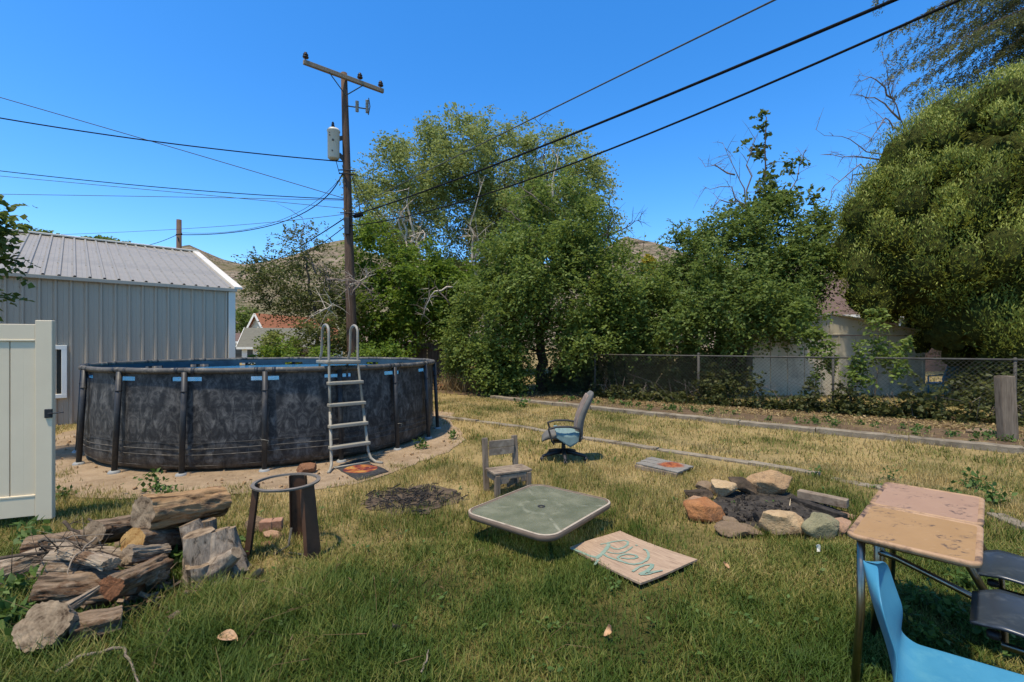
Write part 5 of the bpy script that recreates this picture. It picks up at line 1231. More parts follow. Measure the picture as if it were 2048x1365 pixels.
PLY = [G(1140, 1099, .03), G(1240, 1065, .03), G(1395, 1125, .03), G(1281, 1172, .03)]
def plywood():
    c = sum(PLY, Vector()) / 4; ax = (PLY[2] - PLY[1]).normalized()
    root = thing('plywood_sheet', V(c.x, c.y, 0), 'plywood offcut with teal spray-painted scrawl lying on the lawn', 'board', rz=math.atan2(ax.y, ax.x))
    Ri = Matrix.Rotation(-root.rotation_euler.z, 3, 'Z')
    loc = [Ri @ (p - c) for p in PLY]; n = 10; mb = MB()
    def sh(u, v):
        p = loc[0].lerp(loc[1], u).lerp(loc[3].lerp(loc[2], u), v); z = .022 + .012 * (2 * v - 1) ** 2 + .004 * math.sin(u * 5 + v * 3); return V(p.x, p.y, z)
    for z in (0, .013):
        for i in range(n + 1):
            for j in range(n + 1): mb.v.append(sh(i / n, j / n) + V(0, 0, z))
    N = (n + 1) ** 2; g = lambda i, j, k: k * N + i * (n + 1) + j
    for i in range(n):
        for j in range(n):
            mb.f.append((g(i, j, 1), g(i + 1, j, 1), g(i + 1, j + 1, 1), g(i, j + 1, 1))); mb.f.append((g(i, j, 0), g(i, j + 1, 0), g(i + 1, j + 1, 0), g(i + 1, j, 0)))
    for i in range(n):
        for (a, b) in (((i, 0), (i + 1, 0)), ((i, n), (i + 1, n)), ((0, i), (0, i + 1)), ((n, i), (n, i + 1))): mb.f.append((g(*a, 0), g(*b, 0), g(*b, 1), g(*a, 1)))
    mb.build('sheet', M['ply'], root, world=False)
    strokes = [([(150, 330), (220, 355), (300, 385), (400, 425), (500, 450), (520, 465)], .030), ([(522, 478), (495, 515), (470, 550)], .020), ([(500, 455), (560, 410), (600, 370), (640, 320), (665, 280), (650, 255)], .036), ([(655, 255), (600, 265), (550, 277)], .016),
               ([(650, 255), (720, 232), (800, 218), (880, 208), (930, 225), (920, 265), (870, 300), (800, 325), (740, 325), (690, 300)], .022), ([(1055, 268), (1030, 272)], .022), ([(990, 290), (950, 320), (890, 360), (800, 388), (720, 388), (640, 370)], .016),
               ([(595, 405), (650, 440), (740, 470), (850, 500), (930, 525), (1010, 535), (1110, 515), (1180, 475), (1210, 430), (1205, 380), (1180, 340), (1140, 322)], .024), ([(830, 445), (920, 455), (1010, 450), (1060, 432), (1030, 405), (960, 392), (880, 395), (820, 415), (785, 445), (820, 485), (850, 500)], .022),
               ([(990, 645), (1040, 605), (1090, 570), (1160, 545), (1255, 535)], .022), ([(1262, 535), (1250, 580), (1190, 635), (1090, 690)], .034), ([(1090, 692), (1180, 690), (1280, 660), (1400, 635)], .016), ([(1190, 660), (1270, 645), (1350, 640)], .012)]
    k = 0
    for pts, w in strokes:
        q = []
        for (x, y) in pts:
            p = G(1120 + x / 6.827, 1050 + y / 6.827, .04); p = Ri @ (p - V(c.x, c.y, 0))
            # height of the bowed sheet under the stroke
            vv = max(0, min(1, ((p - loc[0]).dot((loc[3] - loc[0]).normalized())) / (loc[3] - loc[0]).length)); uu = max(0, min(1, ((p - loc[0]).dot((loc[1] - loc[0]).normalized())) / (loc[1] - loc[0]).length))
            q.append(V(p.x, p.y, sh(uu, vv).z + .0145 + .0004 * k))
        m2 = MB(); r2 = []
        fine = []
        for i in range(len(q) - 1):
            for j in range(4): fine.append(q[i].lerp(q[i + 1], j / 4))
        fine.append(q[-1]); L = len(fine)
        for i, p in enumerate(fine):
            t = (fine[min(i + 1, L - 1)] - fine[max(0, i - 1)]).normalized(); sd = V(-t.y, t.x, 0); ww = w * .5 * (.8 + .35 * mnoise.noise(V(i * .6, k, 0)))
            m2.v += [p - sd * ww, p + sd * ww]
        m2.f = [(2 * i, 2 * i + 2, 2 * i + 3, 2 * i + 1) for i in range(L - 1)]
        m2.build('paint_stroke', M['teal'], root, world=False); k += 1
plywood()

# scorched board with an orange paint patch
def painted_plank():
    a, b, c, d = G(1272, 927, .06), G(1302, 912, .06), G(1386, 933, .06), G(1356, 945, .06)
    root = thing('painted_plank', V(*((a + c) / 2).xy, 0), 'flat grey plank piece with orange paint patch near the lower kerb', 'plank')
    m, n, bs, o = nt('grey_plank_orange_patch'); v = coords(n)
    col = ramp(n, noise_n(n, coords(n, (3, 20, 3)), 3, 6), [(.3, (.10, .095, .088)), (.7, (.25, .245, .235))])
    sx = n.nodes.new('ShaderNodeVectorMath'); sx.operation = 'DISTANCE'; n.links.new(v, sx.inputs[0]); sx.inputs[1].default_value = (.09, .0, .06)
    k = math_n(n, 'ADD', sx.outputs['Value'], math_n(n, 'MULTIPLY', noise_n(n, v, 11, 4), .16))
    col = mixc(n, ramp(n, k, [(.20, (1, 1, 1)), (.25, (0, 0, 0))]), col, ramp(n, noise_n(n, v, 16, 3), [(.4, (.14, .03, .010)), (.65, (.36, .11, .022))]))
    n.links.new(col, bs.inputs['Base Color']); bs.inputs['Roughness'].default_value = .85
    for i in range(3):
        p0, p1 = a.lerp(b, (i + .5) / 3), d.lerp(c, (i + .5) / 3)
        MB().beam(p0 - V(0, 0, .008 + .003 * i), p1 - V(0, 0, .008 - .002 * i), (b - a).length / 3 * .8 - .004, .018).build('slat', m, root, bevel=.003)
    for e in (.12, .9):
        q0, q1 = a.lerp(d, e), b.lerp(c, e); MB().beam(V(q0.x, q0.y, .024), V(q1.x, q1.y, .024), .06, .046).build('batten', M['oldwood'], root, bevel=.003)
    MB().beam(V(a.x, a.y, .026) - V(.02, .03, 0), V(d.x, d.y, .026) - V(.02, .03, 0), .022, .05).build('edge_board', M['oldwood'], root, bevel=.003)
painted_plank()

# tripod stand with a ring
def ring_stand():
    zr = .52; c = (G(520, 967, zr) + G(630, 967, zr)) / 2; c = V(G(573, 966, zr).x, G(573, 966, zr).y, 0); root = thing('ring_stand', c, 'dark rusty three-legged steel stand with open ring top', 'stand')
    r = .228
    prof = [(r - .022, zr), (r + .004, zr), (r + .006, zr + .012), (r - .02, zr + .014), (r - .022, zr)]
    MB().lathe(prof, 48, c).build('ring', M['ring'], root, smooth=False, bevel=0)
    for ang, w in ((200, .12), (92, .135), (-22, .11)):
        a = R(ang); o = V(math.cos(a), math.sin(a), 0); t = V(-o.y, o.x, 0)
        top = c + o * (r - .012) + V(0, 0, zr - .001); bot = c + o * (r + .045) + V(0, 0, .0)
        mb = MB(); fl = .035
        pr = [(-w / 2, -fl), (-w / 2, 0), (w / 2, 0), (w / 2, -fl), (w / 2 - .006, -fl), (w / 2 - .006, -.006), (-w / 2 + .006, -.006), (-w / 2 + .006, -fl)]
        sgn = 1
        rings = [[p + t * (x * sc) + o * (y * sgn) for x, y in pr] for p, sc in ((bot, 1.15), (top, .92))]
        loft(rings).build('leg', M['rust'], root)
    MB().tube([c + V(-.02, .12, .14), c + V(-.01, .05, .03), c + V(-.07, -.05, .01)], .010, 6).build('bent_strap', M['galv'], root, smooth=True)
    MB().tube([c + V(.03, -.02, .012), c + V(.18, -.06, .012)], .008, 6).build('loose_rod', M['galv'], root, smooth=True)
ring_stand()

# ------------------------------------------------------------------ stones
def stone_mat(name, c1, c2, c3): return mk(name, c1, c2, 8, rough=.9, bmp=1, bd=.03, c3=c3, s2=4, fine=24)
SM = {'orange': stone_mat('orange_stone', (0.286, 0.121, 0.048), (0.397, 0.196, 0.088), (0.173, 0.086, 0.048)), 'tan': stone_mat('tan_stone', (0.286, 0.184, 0.104), (0.415, 0.290, 0.175), (0.146, 0.094, 0.059)), 'pale': stone_mat('pale_stone', (0.362, 0.258, 0.153), (0.518, 0.399, 0.260), (0.224, 0.117, 0.059)),
      'green': stone_mat('greenish_stone', (0.173, 0.168, 0.107), (0.268, 0.258, 0.172), (0.208, 0.156, 0.098)), 'dark': stone_mat('sooty_stone', (0.038, 0.029, 0.020), (0.095, 0.069, 0.047), (0.146, 0.106, 0.071)), 'grey': stone_mat('grey_brown_stone', (0.146, 0.106, 0.071), (0.251, 0.187, 0.130), (0.086, 0.062, 0.042)),
      'pink': stone_mat('pinkish_stone', (0.286, 0.172, 0.113), (0.397, 0.266, 0.189), (0.173, 0.101, 0.065)), 'red': stone_mat('reddish_stone', (0.138, 0.067, 0.036), (0.233, 0.121, 0.071), (0.086, 0.047, 0.029))}
GR = 'stones around the fire pit'
def stone(label, px, pyb, w, h, d, mkey, seed, tilt=(0, 0, 0), name='stone', group=None, cuts=9, sink=.02, Yo=0):
    if group == GR: w, h, d = w * 1.16, h * 1.16, d * 1.1
    B = G(px, pyb); B = V(B.x, B.y + d * .45 + Yo, 0)
    rng = np.random.default_rng(seed); bm = bmesh.new(); bmesh.ops.create_icosphere(bm, subdivisions=4, radius=1)
    co = np.array([list(v.co) for v in bm.verts])
    for _ in range(cuts + 5):
        n = norm(rng.normal(size=3)); k = .48 + .27 * rng.random(); dd = co @ n; co = co - np.outer(np.maximum(0, dd - k) * .99, n)
    for i, v in enumerate(co):
        q = Vector(v); f = 1 + .10 * mnoise.noise(q * 1.6 + Vector((seed, 0, 0))) + .045 * mnoise.noise(q * 4.5 + Vector((0, seed, 0))) + .02 * mnoise.noise(q * 12); co[i] = v * f
    mn, mx = co.min(0), co.max(0); co = (co - (mn + mx) / 2) / (mx - mn)
    Rm = np.array(Euler([R(a) for a in tilt]).to_matrix()); co = (co * np.array([w, d, h])) @ Rm.T
    co[:, 2] -= co[:, 2].min() + sink
    for v, q in zip(bm.verts, co): v.co = Vector(q)
    me = bpy.data.meshes.new(name); bm.to_mesh(me); bm.free(); me.materials.append(SM[mkey]); me.polygons.foreach_set('use_smooth', [True] * len(me.polygons))
    o = place(name, me); o.location = B; return tag(o, label, 'stone', group)
stone('big pale knobbly stone at the front of the fire pit', 1578, 1079, .315, .20, .20, 'pale', 1, (8, 0, 0), group=GR)
stone('greenish-grey stone leaning at the front right of the fire pit', 1650, 1084, .275, .19, .13, 'green', 2, (-22, 12, 0), group=GR, cuts=12)
stone('big smooth orange stone at the left front of the fire pit', 1421, 1049, .30, .185, .24, 'orange', 3, (0, -6, 0), group=GR, cuts=5)
stone('long flat grey-tan slab at the front of the fire pit', 1492, 1079, .36, .085, .19, 'grey', 4, (0, 4, -8), group=GR, cuts=11)
stone('small grey triangular stone wedged beside the orange one', 1464, 1057, .115, .085, .08, 'grey', 5, (0, 10, 0), group=GR)
stone('big tan and brown boulder at the back of the fire pit', 1556, 1000, .39, .245, .25, 'tan', 6, (14, 5, 0), group=GR, cuts=10)
stone('dark sooty slab leaning left of the big tan boulder', 1495, 996, .28, .10, .16, 'dark', 7, (25, 28, 0), group=GR)
stone('pale tan stone at the back left of the fire pit', 1457, 999, .235, .155, .17, 'pale', 8, (0, 6, 0), group=GR)
stone('grey-brown stone behind the pale tan one', 1420, 992, .185, .12, .14, 'grey', 9, group=GR)
stone('dark brown stone at the far left of the fire pit', 1402, 1004, .26, .105, .14, 'dark', 10, (0, 5, 10), group=GR)
stone('small pinkish-white stone beside the big orange one', 1393, 1012, .16, .085, .12, 'pink', 11, group=GR)
stone('pinkish-brown stone half under the desk corner', 1684, 1076, .27, .13, .20, 'pink', 12, (0, -8, 0), group=GR)
stone('flat pale stone under the timber end of the fire pit', 1697, 1040, .20, .06, .16, 'pink', 13, group=GR)
stone('pointed reddish-brown rock on the sand by the pool', 607, 950, .245, .155, .16, 'red', 14, (0, -14, 0), group=None, cuts=12)
stone('grey rounded rock behind the stump beside the ring stand', 503, 1066, .22, .15, .16, 'grey', 15)
stone('reddish block under the ring stand', 541, 1082, .17, .085, .12, 'pink', 16, cuts=13)
stone('reddish slab low under the ring stand', 530, 1096, .16, .05, .12, 'red', 17, cuts=13)
stone('grey flat stone at the foot of the timber post', 1985, 872, .50, .10, .4, 'grey', 18)
for i, (a, b) in enumerate(((528, 1062), (548, 1060))):
    q = G(a, b + 5); mb = MB(); mb.box((0, 0, .045), (.085 if i else .10, .09, .09)); o = mb.build('brick', M['redbrick'], bevel=.006, world=False); o.location = V(q.x, q.y + .05, 0); o.rotation_euler = (0, 0, R(8 + 9 * i))
    tag(o, ('red-brown brick behind the ring stand, the left one', 'red-brown brick behind the ring stand, against the back leg')[i], 'brick', 'bricks by the ring stand')
def timber(label, p0, p1, w, h, z, m='oldwood', lift=0):
    a, b = G(*p0), G(*p1); c = (a + b) / 2; mb = MB(); mb.beam(V(a.x, a.y, z + lift), V(b.x, b.y, z), w, h); mb.v = [v - c for v in mb.v]
    o = mb.build('timber', M[m], bevel=.006, world=False); o.location = c; tag(o, label, 'timber', 'timbers edging the fire pit')
timber('upper brown timber at the back right of the fire pit', (1597, 1008), (1696, 1030), .09, .075, .10)
timber('charred lower timber along the right inner edge of the fire pit', (1584, 1008), (1690, 1045), .08, .07, .035, 'char')
def charred():
    rng = np.random.default_rng(5); c = G(1500, 1032); mb = MB()
    for i in range(420):
        px = 1545 + rng.normal() * 62; py = 1026 + rng.normal() * 16
        if not inside(PIT, np.array([G(px, py).x]), np.array([G(px, py).y]))[0]: continue
        p = G(px, py); s = .006 + .022 * rng.random() ** 2.5
        mb.box(p + V(0, 0, .025 + s * .3), (s * 2.2, s, s * .8), Euler((rng.random() * 3, rng.random() * 3, rng.random() * 3)).to_matrix())
    tag(mb.build('charcoal', M['char']), 'loose charcoal and ash lumps in the fire pit', 'charcoal', kind='stuff')
    mb = MB()
    for i in range(260):
        px = 825 + rng.normal() * 55; py = 1000 + rng.normal() * 14; p = G(px, py)
        if not inside(BURN, np.array([p.x]), np.array([p.y]))[0]: continue
        a = rng.random() * 6.3; d = V(math.cos(a), math.sin(a), .15) * (.04 + .09 * rng.random()); mb.tube([p + V(0, 0, .03) - d * .5, p + V(0, 0, .035) + d * .5], .003 + .004 * rng.random(), 4)
    tag(mb.build('burnt_twigs', M['char']), 'burnt twigs scattered on the old burn patch', 'twigs', kind='stuff')
charred()

# ------------------------------------------------------------------ logs
def log(label, a, b, r0, r1, side, ends=('cutend', 'cutend'), seed=0, rough=.10, squash=1.0, name='log', lobes=0, group='logs in the firewood pile', bend=0):
    a = Vector(a); b = Vector(b); ax = (b - a); L = ax.length; ax.normalize(); sy = V(0, 0, 1).cross(ax); sy = sy.normalized() if sy.length > .05 else V(0, 1, 0); sz = ax.cross(sy)
    root = thing(name, a, label, 'log', group); root.rotation_euler = Matrix((ax, sy, sz)).transposed().to_euler()
    n, k = 72, max(12, int(L / .016)); mb = MB(); rg = []
    for i in range(k + 1):
        t = i / k; r = r0 + (r1 - r0) * t; ring = []
        for j in range(n):
            an = 2 * math.pi * j / n; cx, cy = math.cos(an), math.sin(an)
            q = V(t * L * 3.0, cx * 1.7, cy * 1.7 + seed); f = 1 + rough * (1.5 * mnoise.noise(q) + 1.0 * mnoise.noise(V(t * L * 5, cx * 4.5, cy * 4.5 + seed)) - 1.3 * abs(mnoise.noise(V(t * L * 5, cx * 9, cy * 9 + seed))) + .8 * mnoise.noise(V(t * L * 22, cx * 9, cy * 9 + seed)))
            if lobes: f *= 1 + .16 * math.sin(lobes * an + seed)
            jag = .06 * rough * 10 * mnoise.noise(V(cx * 3, cy * 3, seed + (9 if i else 0))) * r0 if i in (0, k) else 0
            ring.append(V(t * L + jag, cx * r * f, cy * r * f * squash + bend * math.sin(math.pi * t)))
        rg.append(ring)
    for r in rg: mb.v += r
    mb.f = [(i * n + j, i * n + (j + 1) % n, (i + 1) * n + (j + 1) % n, (i + 1) * n + j) for i in range(k) for j in range(n)]
    mb.build('bark', M[side], root, smooth=True, world=False)
    for e, ring in ((0, rg[0]), (1, rg[-1])):
        c = sum(ring, Vector()) / n; m2 = MB(); m2.v = [c] ; s = 1 if e else -1
        for f in (.33, .66, 1): m2.v += [c + (p - c) * f + V(s * .004 * (1 - f), 0, 0) for p in ring]
        m2.f = [(0, 1 + j, 1 + (j + 1) % n) for j in range(n)] + [(1 + q * n + j, 1 + q * n + (j + 1) % n, 1 + (q + 1) * n + (j + 1) % n, 1 + (q + 1) * n + j) for q in range(2) for j in range(n)]
        m2.build('cut_face', M[ends[e]], root, smooth=True, world=False)
    return root
log('bare tan log lying slantwise on top of the firewood pile', P(284, 1030, 3.10), P(442, 1004, 3.62), .118, .112, 'log_bare', seed=1, rough=.09)
log('dark log with bright yellow cut end under the top log', P(264, 1083, 2.98), P(378, 1080, 3.44), .082, .088, 'log_bark', ('cutfresh', 'cutend'), 2, .09)
log('rotten split log with ragged top in the middle of the pile', P(98, 1130, 2.94), P(296, 1124, 3.06), .098, .092, 'log_grey', ('cutend', 'rotred'), 3, .15, .9)
log('rotten grey log with red heart at the bottom of the pile', P(80, 1186, 2.70), P(286, 1166, 2.86), .105, .095, 'log_bark', ('cutend', 'rotred'), 4, .15, .95)
log('crumbling brown log lying crosswise before the rotten pair', P(222, 1176, 2.58), P(326, 1128, 2.98), .062, .06, 'log_bark', ('rotred', 'rotred'), 14, .18)
log('jagged grey wood slab lying crosswise on the rotten pair', P(112, 1096, 3.06), P(222, 1128, 2.72), .055, .05, 'log_grey', ('cutend', 'cutend'), 15, .18, .7)
log('knobby root end poking out below the yellow cut end', P(252, 1112, 2.86), P(330, 1104, 3.10), .055, .05, 'log_grey', ('cutend', 'cutend'), 16, .18)
log('dark log lying behind the twigs at the left of the pile', P(50, 1098, 3.26), P(185, 1080, 3.42), .08, .078, 'log_bark', ('cutend', 'cutend'), 17, .12)
log('grey log end sticking out at the left edge of the photo', P(-45, 1160, 3.05), P(88, 1118, 3.20), .095, .085, 'log_grey', seed=5, rough=.11)
log('back log with grey cut end at the left of the pile', P(186, 1066, 3.18), P(284, 1050, 3.55), .085, .085, 'log_bark', seed=6, rough=.10)
log('small upright log end behind the stump', V(*G(415, 1120).xy, .0), P(412, 1040, 3.38), .075, .062, 'log_grey', seed=7)
log('short sawn log chunk at the front of the pile', P(128, 1268, 2.50), P(86, 1250, 2.30), .105, .112, 'log_grey', seed=8, rough=.09)
log('flat bark slab log beside the sawn chunk at the front', P(142, 1262, 2.40), P(243, 1238, 2.52), .085, .075, 'log_bark', seed=9, rough=.16, squash=.8)
log('thin broken branch log leaning on the front chunk', P(125, 1222, 2.46), P(205, 1172, 2.66), .030, .018, 'log_grey', seed=10, rough=.2)
log('short knotted log piece at the right end of the rotten logs', P(298, 1152, 2.84), P(322, 1150, 2.95), .05, .048, 'log_grey', seed=11, rough=.16)
def stump():
    c = G(412, 1166); c = V(c.x, c.y + .12, 0); root = thing('tree_stump', c, 'upright many-lobed grey tree stump left of the ring stand', 'stump')
    def lobe(a, b, r0, r1, seed, top=True):
        a = Vector(a); b = Vector(b); n, k = 26, 14; mb = MB(); ax = (b - a).normalized(); sy = ax.orthogonal().normalized(); sz = ax.cross(sy); rg = []
        for i in range(k + 1):
            t = i / k; r = r0 + (r1 - r0) * t ** .6; p = a.lerp(b, t)
            rg.append([p + (sy * math.cos(2 * math.pi * j / n) + sz * math.sin(2 * math.pi * j / n)) * r * (1 + .16 * mnoise.noise(V(t * 1.5, 2.2 * math.cos(2 * math.pi * j / n), 2.2 * math.sin(2 * math.pi * j / n) + seed)) + .12 * mnoise.noise(V(t * 4, 6 * math.cos(2 * math.pi * j / n), 6 * math.sin(2 * math.pi * j / n) + seed))) for j in range(n)])
        for r in rg: mb.v += r
        mb.f = [(i * n + j, i * n + (j + 1) % n, (i + 1) * n + (j + 1) % n, (i + 1) * n + j) for i in range(k) for j in range(n)]
        lo = mb.build('lobe', M['stump'], root, smooth=True)
        m2 = MB(); q = sum(rg[-1], Vector()) / n; m2.v = [q] + rg[-1]; m2.f = [(0, 1 + j, 1 + (j + 1) % n) for j in range(n)]; m2.build('cut_face', M['cutend'], lo)
    Y = c.y
    lobe(c + V(-.06, -.02, -.02), P(398, 1066, Y - .04), .15, .088, 1); lobe(c + V(-.10, .05, -.02), P(378, 1046, Y + .06), .11, .062, 2); lobe(c + V(.05, -.01, -.02), P(432, 1062, Y + .02), .15, .075, 3)
    lobe(c + V(.08, .02, 0), P(452, 1058, Y + .05), .12, .06, 4); lobe(c + V(.02, -.08, .05), P(474, 1105, Y - .12), .095, .038, 5); lobe(c + V(-.04, -.10, -.02), c + V(-.05, -.10, .12), .11, .09, 6)
stump()
def bark_bits():
    rng = np.random.default_rng(19); mb = MB()
    for i in range(150):
        px = 190 + rng.normal() * 95; py = 1165 + rng.normal() * 38
        if py < 1095: continue
        p = G(px, py); s = .02 + .05 * rng.random() ** 2; mb.box(p + V(0, 0, .02 + .03 * rng.random()), (s * 2.2, s * .8, s * .35), Euler((rng.normal() * .5, rng.normal() * .5, rng.random() * 6)).to_matrix())
    tag(mb.build('bark_debris', M['log_bark']), 'loose bark chips around the firewood pile', 'bark', kind='stuff')
bark_bits()
def stick(label, pts, r, m='deadtwig', name='stick', twigs=0, seed=0):
    L = [Vector(p) for p in pts]; rng = np.random.default_rng(seed); base = L[0]; mb = MB(); k = len(L)
    F_ = []
    for i in range(k - 1):
        for j in range(4): F_.append(L[i].lerp(L[i + 1], j / 4) + Vector(rng.normal(size=3) * r * .5))
    F_.append(L[-1]); n = len(F_); mb.tube(F_, [r * (1 - .6 * i / (n - 1)) for i in range(n)], 6)
    for i in range(twigs):
        p = F_[rng.integers(1, n - 1)]; d = Vector(norm(rng.normal(size=3) + np.array([0, -.2, .35]))) * (.10 + .12 * rng.random()); mb.tube([p, p + d], [r * .4, r * .15], 4)
    mb.v = [v - base for v in mb.v]; o = mb.build(name, M[m], smooth=True, world=False); o.location = base; tag(o, label, 'stick', 'sticks on and by the pile')
stick('long dark branch across the left of the woodpile', [P(-30, 1124, 2.95), P(60, 1108, 2.95), P(130, 1100, 2.98), P(215, 1090, 3.0)], .013, 'bark_dark', twigs=5, seed=1)
stick('grey bent branch resting above the rotten logs', [P(78, 1083, 3.05), P(130, 1082, 3.05), P(180, 1094, 3.05), P(225, 1108, 3.02)], .014, 'bark', twigs=2, seed=2)
stick('dark straight stick pointing up left from the pile', [P(128, 1042, 3.15), P(160, 1072, 3.1), P(190, 1096, 3.05)], .011, 'bark_dark', twigs=2, seed=3)
stick('thin dark twig in front of the top log end', [P(178, 1040, 3.3), P(215, 1052, 3.25), P(264, 1048, 3.15)], .008, 'bark_dark', twigs=2, seed=4)
stick('pale curved twig hanging over the rotten log', [P(194, 1074, 2.95), P(150, 1112, 2.82), P(134, 1142, 2.76), P(146, 1162, 2.74)], .007, 'greystick', seed=5)
stick('fine dark branch fanning to the left edge', [P(120, 1100, 2.95), P(60, 1140, 2.9), P(-20, 1180, 2.86)], .008, 'bark_dark', twigs=8, seed=6)
rs = random.Random(6)
for i in range(9):
    x0 = rs.uniform(20, 150); y0 = rs.uniform(1085, 1130); yy = rs.uniform(2.8, 3.1)
    ends = [(x0, y0), (x0 + rs.uniform(30, 70), y0 + rs.uniform(-22, 14)), (x0 + rs.uniform(90, 150), y0 + rs.uniform(-40, 24))]
    stick(('long thin twig', 'short forked twig', 'crooked dark twig', 'straight fine twig', 'arched fine twig', 'low dark twig', 'broken thin twig', 'dark curved twig', 'wispy dry twig')[i] + ' among the tangled branches left of the top log', [P(a, b, yy + .03 * k) for k, (a, b) in enumerate(ends)], .005 + .003 * rs.random(), 'bark_dark' if i % 3 else 'greystick', twigs=4, seed=40 + i)
stick('grey bent stick lying in the grass at the bottom left', [G(112, 1345, .05), G(165, 1310, .06), G(248, 1291, .07), G(262, 1328, .06), G(282, 1375, .04)], .010, 'greystick', seed=7)
stick('short grey stick in the lawn at the bottom middle', [G(845, 1342, .045), G(853, 1318, .055), G(857, 1300, .05)], .006, 'greystick', seed=8)
stick('thin tan stalk beside the short grey stick', [G(790, 1327, .05), G(848, 1311, .055)], .003, 'straw', seed=9)
stick('thin upright stick stuck in the fire pit', [G(1578, 1022, .02), P(1581, 998, 4.5)], .006, 'palewood', seed=10)
log('half-burnt log stub in the fire pit', G(1512, 1036, .05), G(1540, 1030, .07), .045, .042, 'char', ('char', 'orangepaint'), 21, .15, group='burnt wood in the fire pit')
for i, (x, y, lb) in enumerate(((455, 1280, 'curled brown dry leaf in the grass below the stump'), (790, 1258, 'curled tan dry leaf in the middle of the front lawn'), (515, 1152, 'broad tan bark chip left of the ring stand feet'), (1219, 1264, 'small brown dry leaf in the front lawn below the plywood'), (1450, 1130, 'tiny tan dry leaf in front of the fire pit'))):
    p = G(x, y, .055); rng = np.random.default_rng(i); n = 7; mb = MB(); s = (.05, .035, .06, .03, .02)[i]
    for a in range(n):
        t = a / (n - 1); w = s * math.sin(math.pi * (t * .9 + .05)) * .7
        for q in (-1, 0, 1): mb.v.append(V(s * 2 * (t - .5), q * w, .02 * abs(q) + .012 * math.sin(t * 4 + i)))
    mb.f = [(a * 3 + q, a * 3 + q + 1, a * 3 + q + 4, a * 3 + q + 3) for a in range(n - 1) for q in range(2)]
    o = mb.build('dry_leaf', M['dryleaf'], smooth=True, world=False); o.location = p; o.rotation_euler = (.2, .3 * i, 1.3 * i); tag(o, lb, 'leaf', 'dry leaves on the lawn')
p = G(1637, 1112); mb = MB(); mb.add([(-.012, 0, .03), (.014, .004, .03), (.02, .01, .07), (.004, 0, .085), (-.016, .006, .075), (-.004, .012, .05)], [(0, 1, 2, 3, 4, 5)]); o = mb.build('paper_scrap', M['paper'], world=False); o.location = p
sd = o.modifiers.new('thick', 'SOLIDIFY'); sd.thickness = .002; tag(o, 'small white paper scrap standing in the grass by the desks', 'scrap')

# timber post at the right, blue garden chair under the juniper, rubble beside the board fence
pb = G(2016, 880); tp = thing('timber_post', pb, 'thick weathered grey timber post standing at the right edge', 'post')
MB().beam(pb, pb + V(-.06, 0, 1.03), .24, .12, (0, 1, 0)).build('post', M['oldwood_v'], tp, bevel=.008)
MB().beam(pb + V(-.06, 0, 1.031), pb + V(-.06, 0, 1.035), .235, .115, (0, 1, 0)).build('end_grain', M['oldwood'], tp)
def garden_chair():
    Y = 13.6; b = V(P(1888, 0, Y).x, Y, 0); root = thing('garden_chair', b, 'bright blue garden chair half hidden under the juniper', 'chair')
    m = M['plastic_blue']
    MB().box(b + V(-.05, 0, .42), (.52, .5, .06)).build('seat', m, root, bevel=.02)
    MB().beam(b + V(.15, 0, .44), b + V(.36, 0, .95), .46, .05, (0, 1, 0)).build('backrest', m, root, bevel=.015)
    for s in (-1, 1):
        MB().tube([b + V(-.25, s * .23, 0), b + V(-.24, s * .24, .62), b + V(.2, s * .24, .66)], .022, 8).build('arm_frame', m, root, smooth=True)
        MB().tube([b + V(.25, s * .23, 0), b + V(.16, s * .23, .42)], .02, 8).build('leg', m, root, smooth=True)
garden_chair()
def rubble():
    rng = np.random.default_rng(9); c = G(905, 778); root = thing('rubble_pile', c, 'low heap of brown rubble at the corner of the board fence', 'rubble')
    for i in range(26):
        bm = bmesh.new(); bmesh.ops.create_icosphere(bm, subdivisions=1, radius=.07 + .08 * rng.random())
        for v in bm.verts: v.co *= .7 + .5 * rng.random()
        me = bpy.data.meshes.new('rubble_piece'); bm.to_mesh(me); bm.free(); me.materials.append(SM['red' if i % 3 else 'grey'])
        o = place('rubble_piece', me, root); x = rng.normal() * .5; y = rng.normal() * .4; o.location = (x, y, .05 + .22 * max(0, 1 - (abs(x) + abs(y)) * 1.1))
rubble()

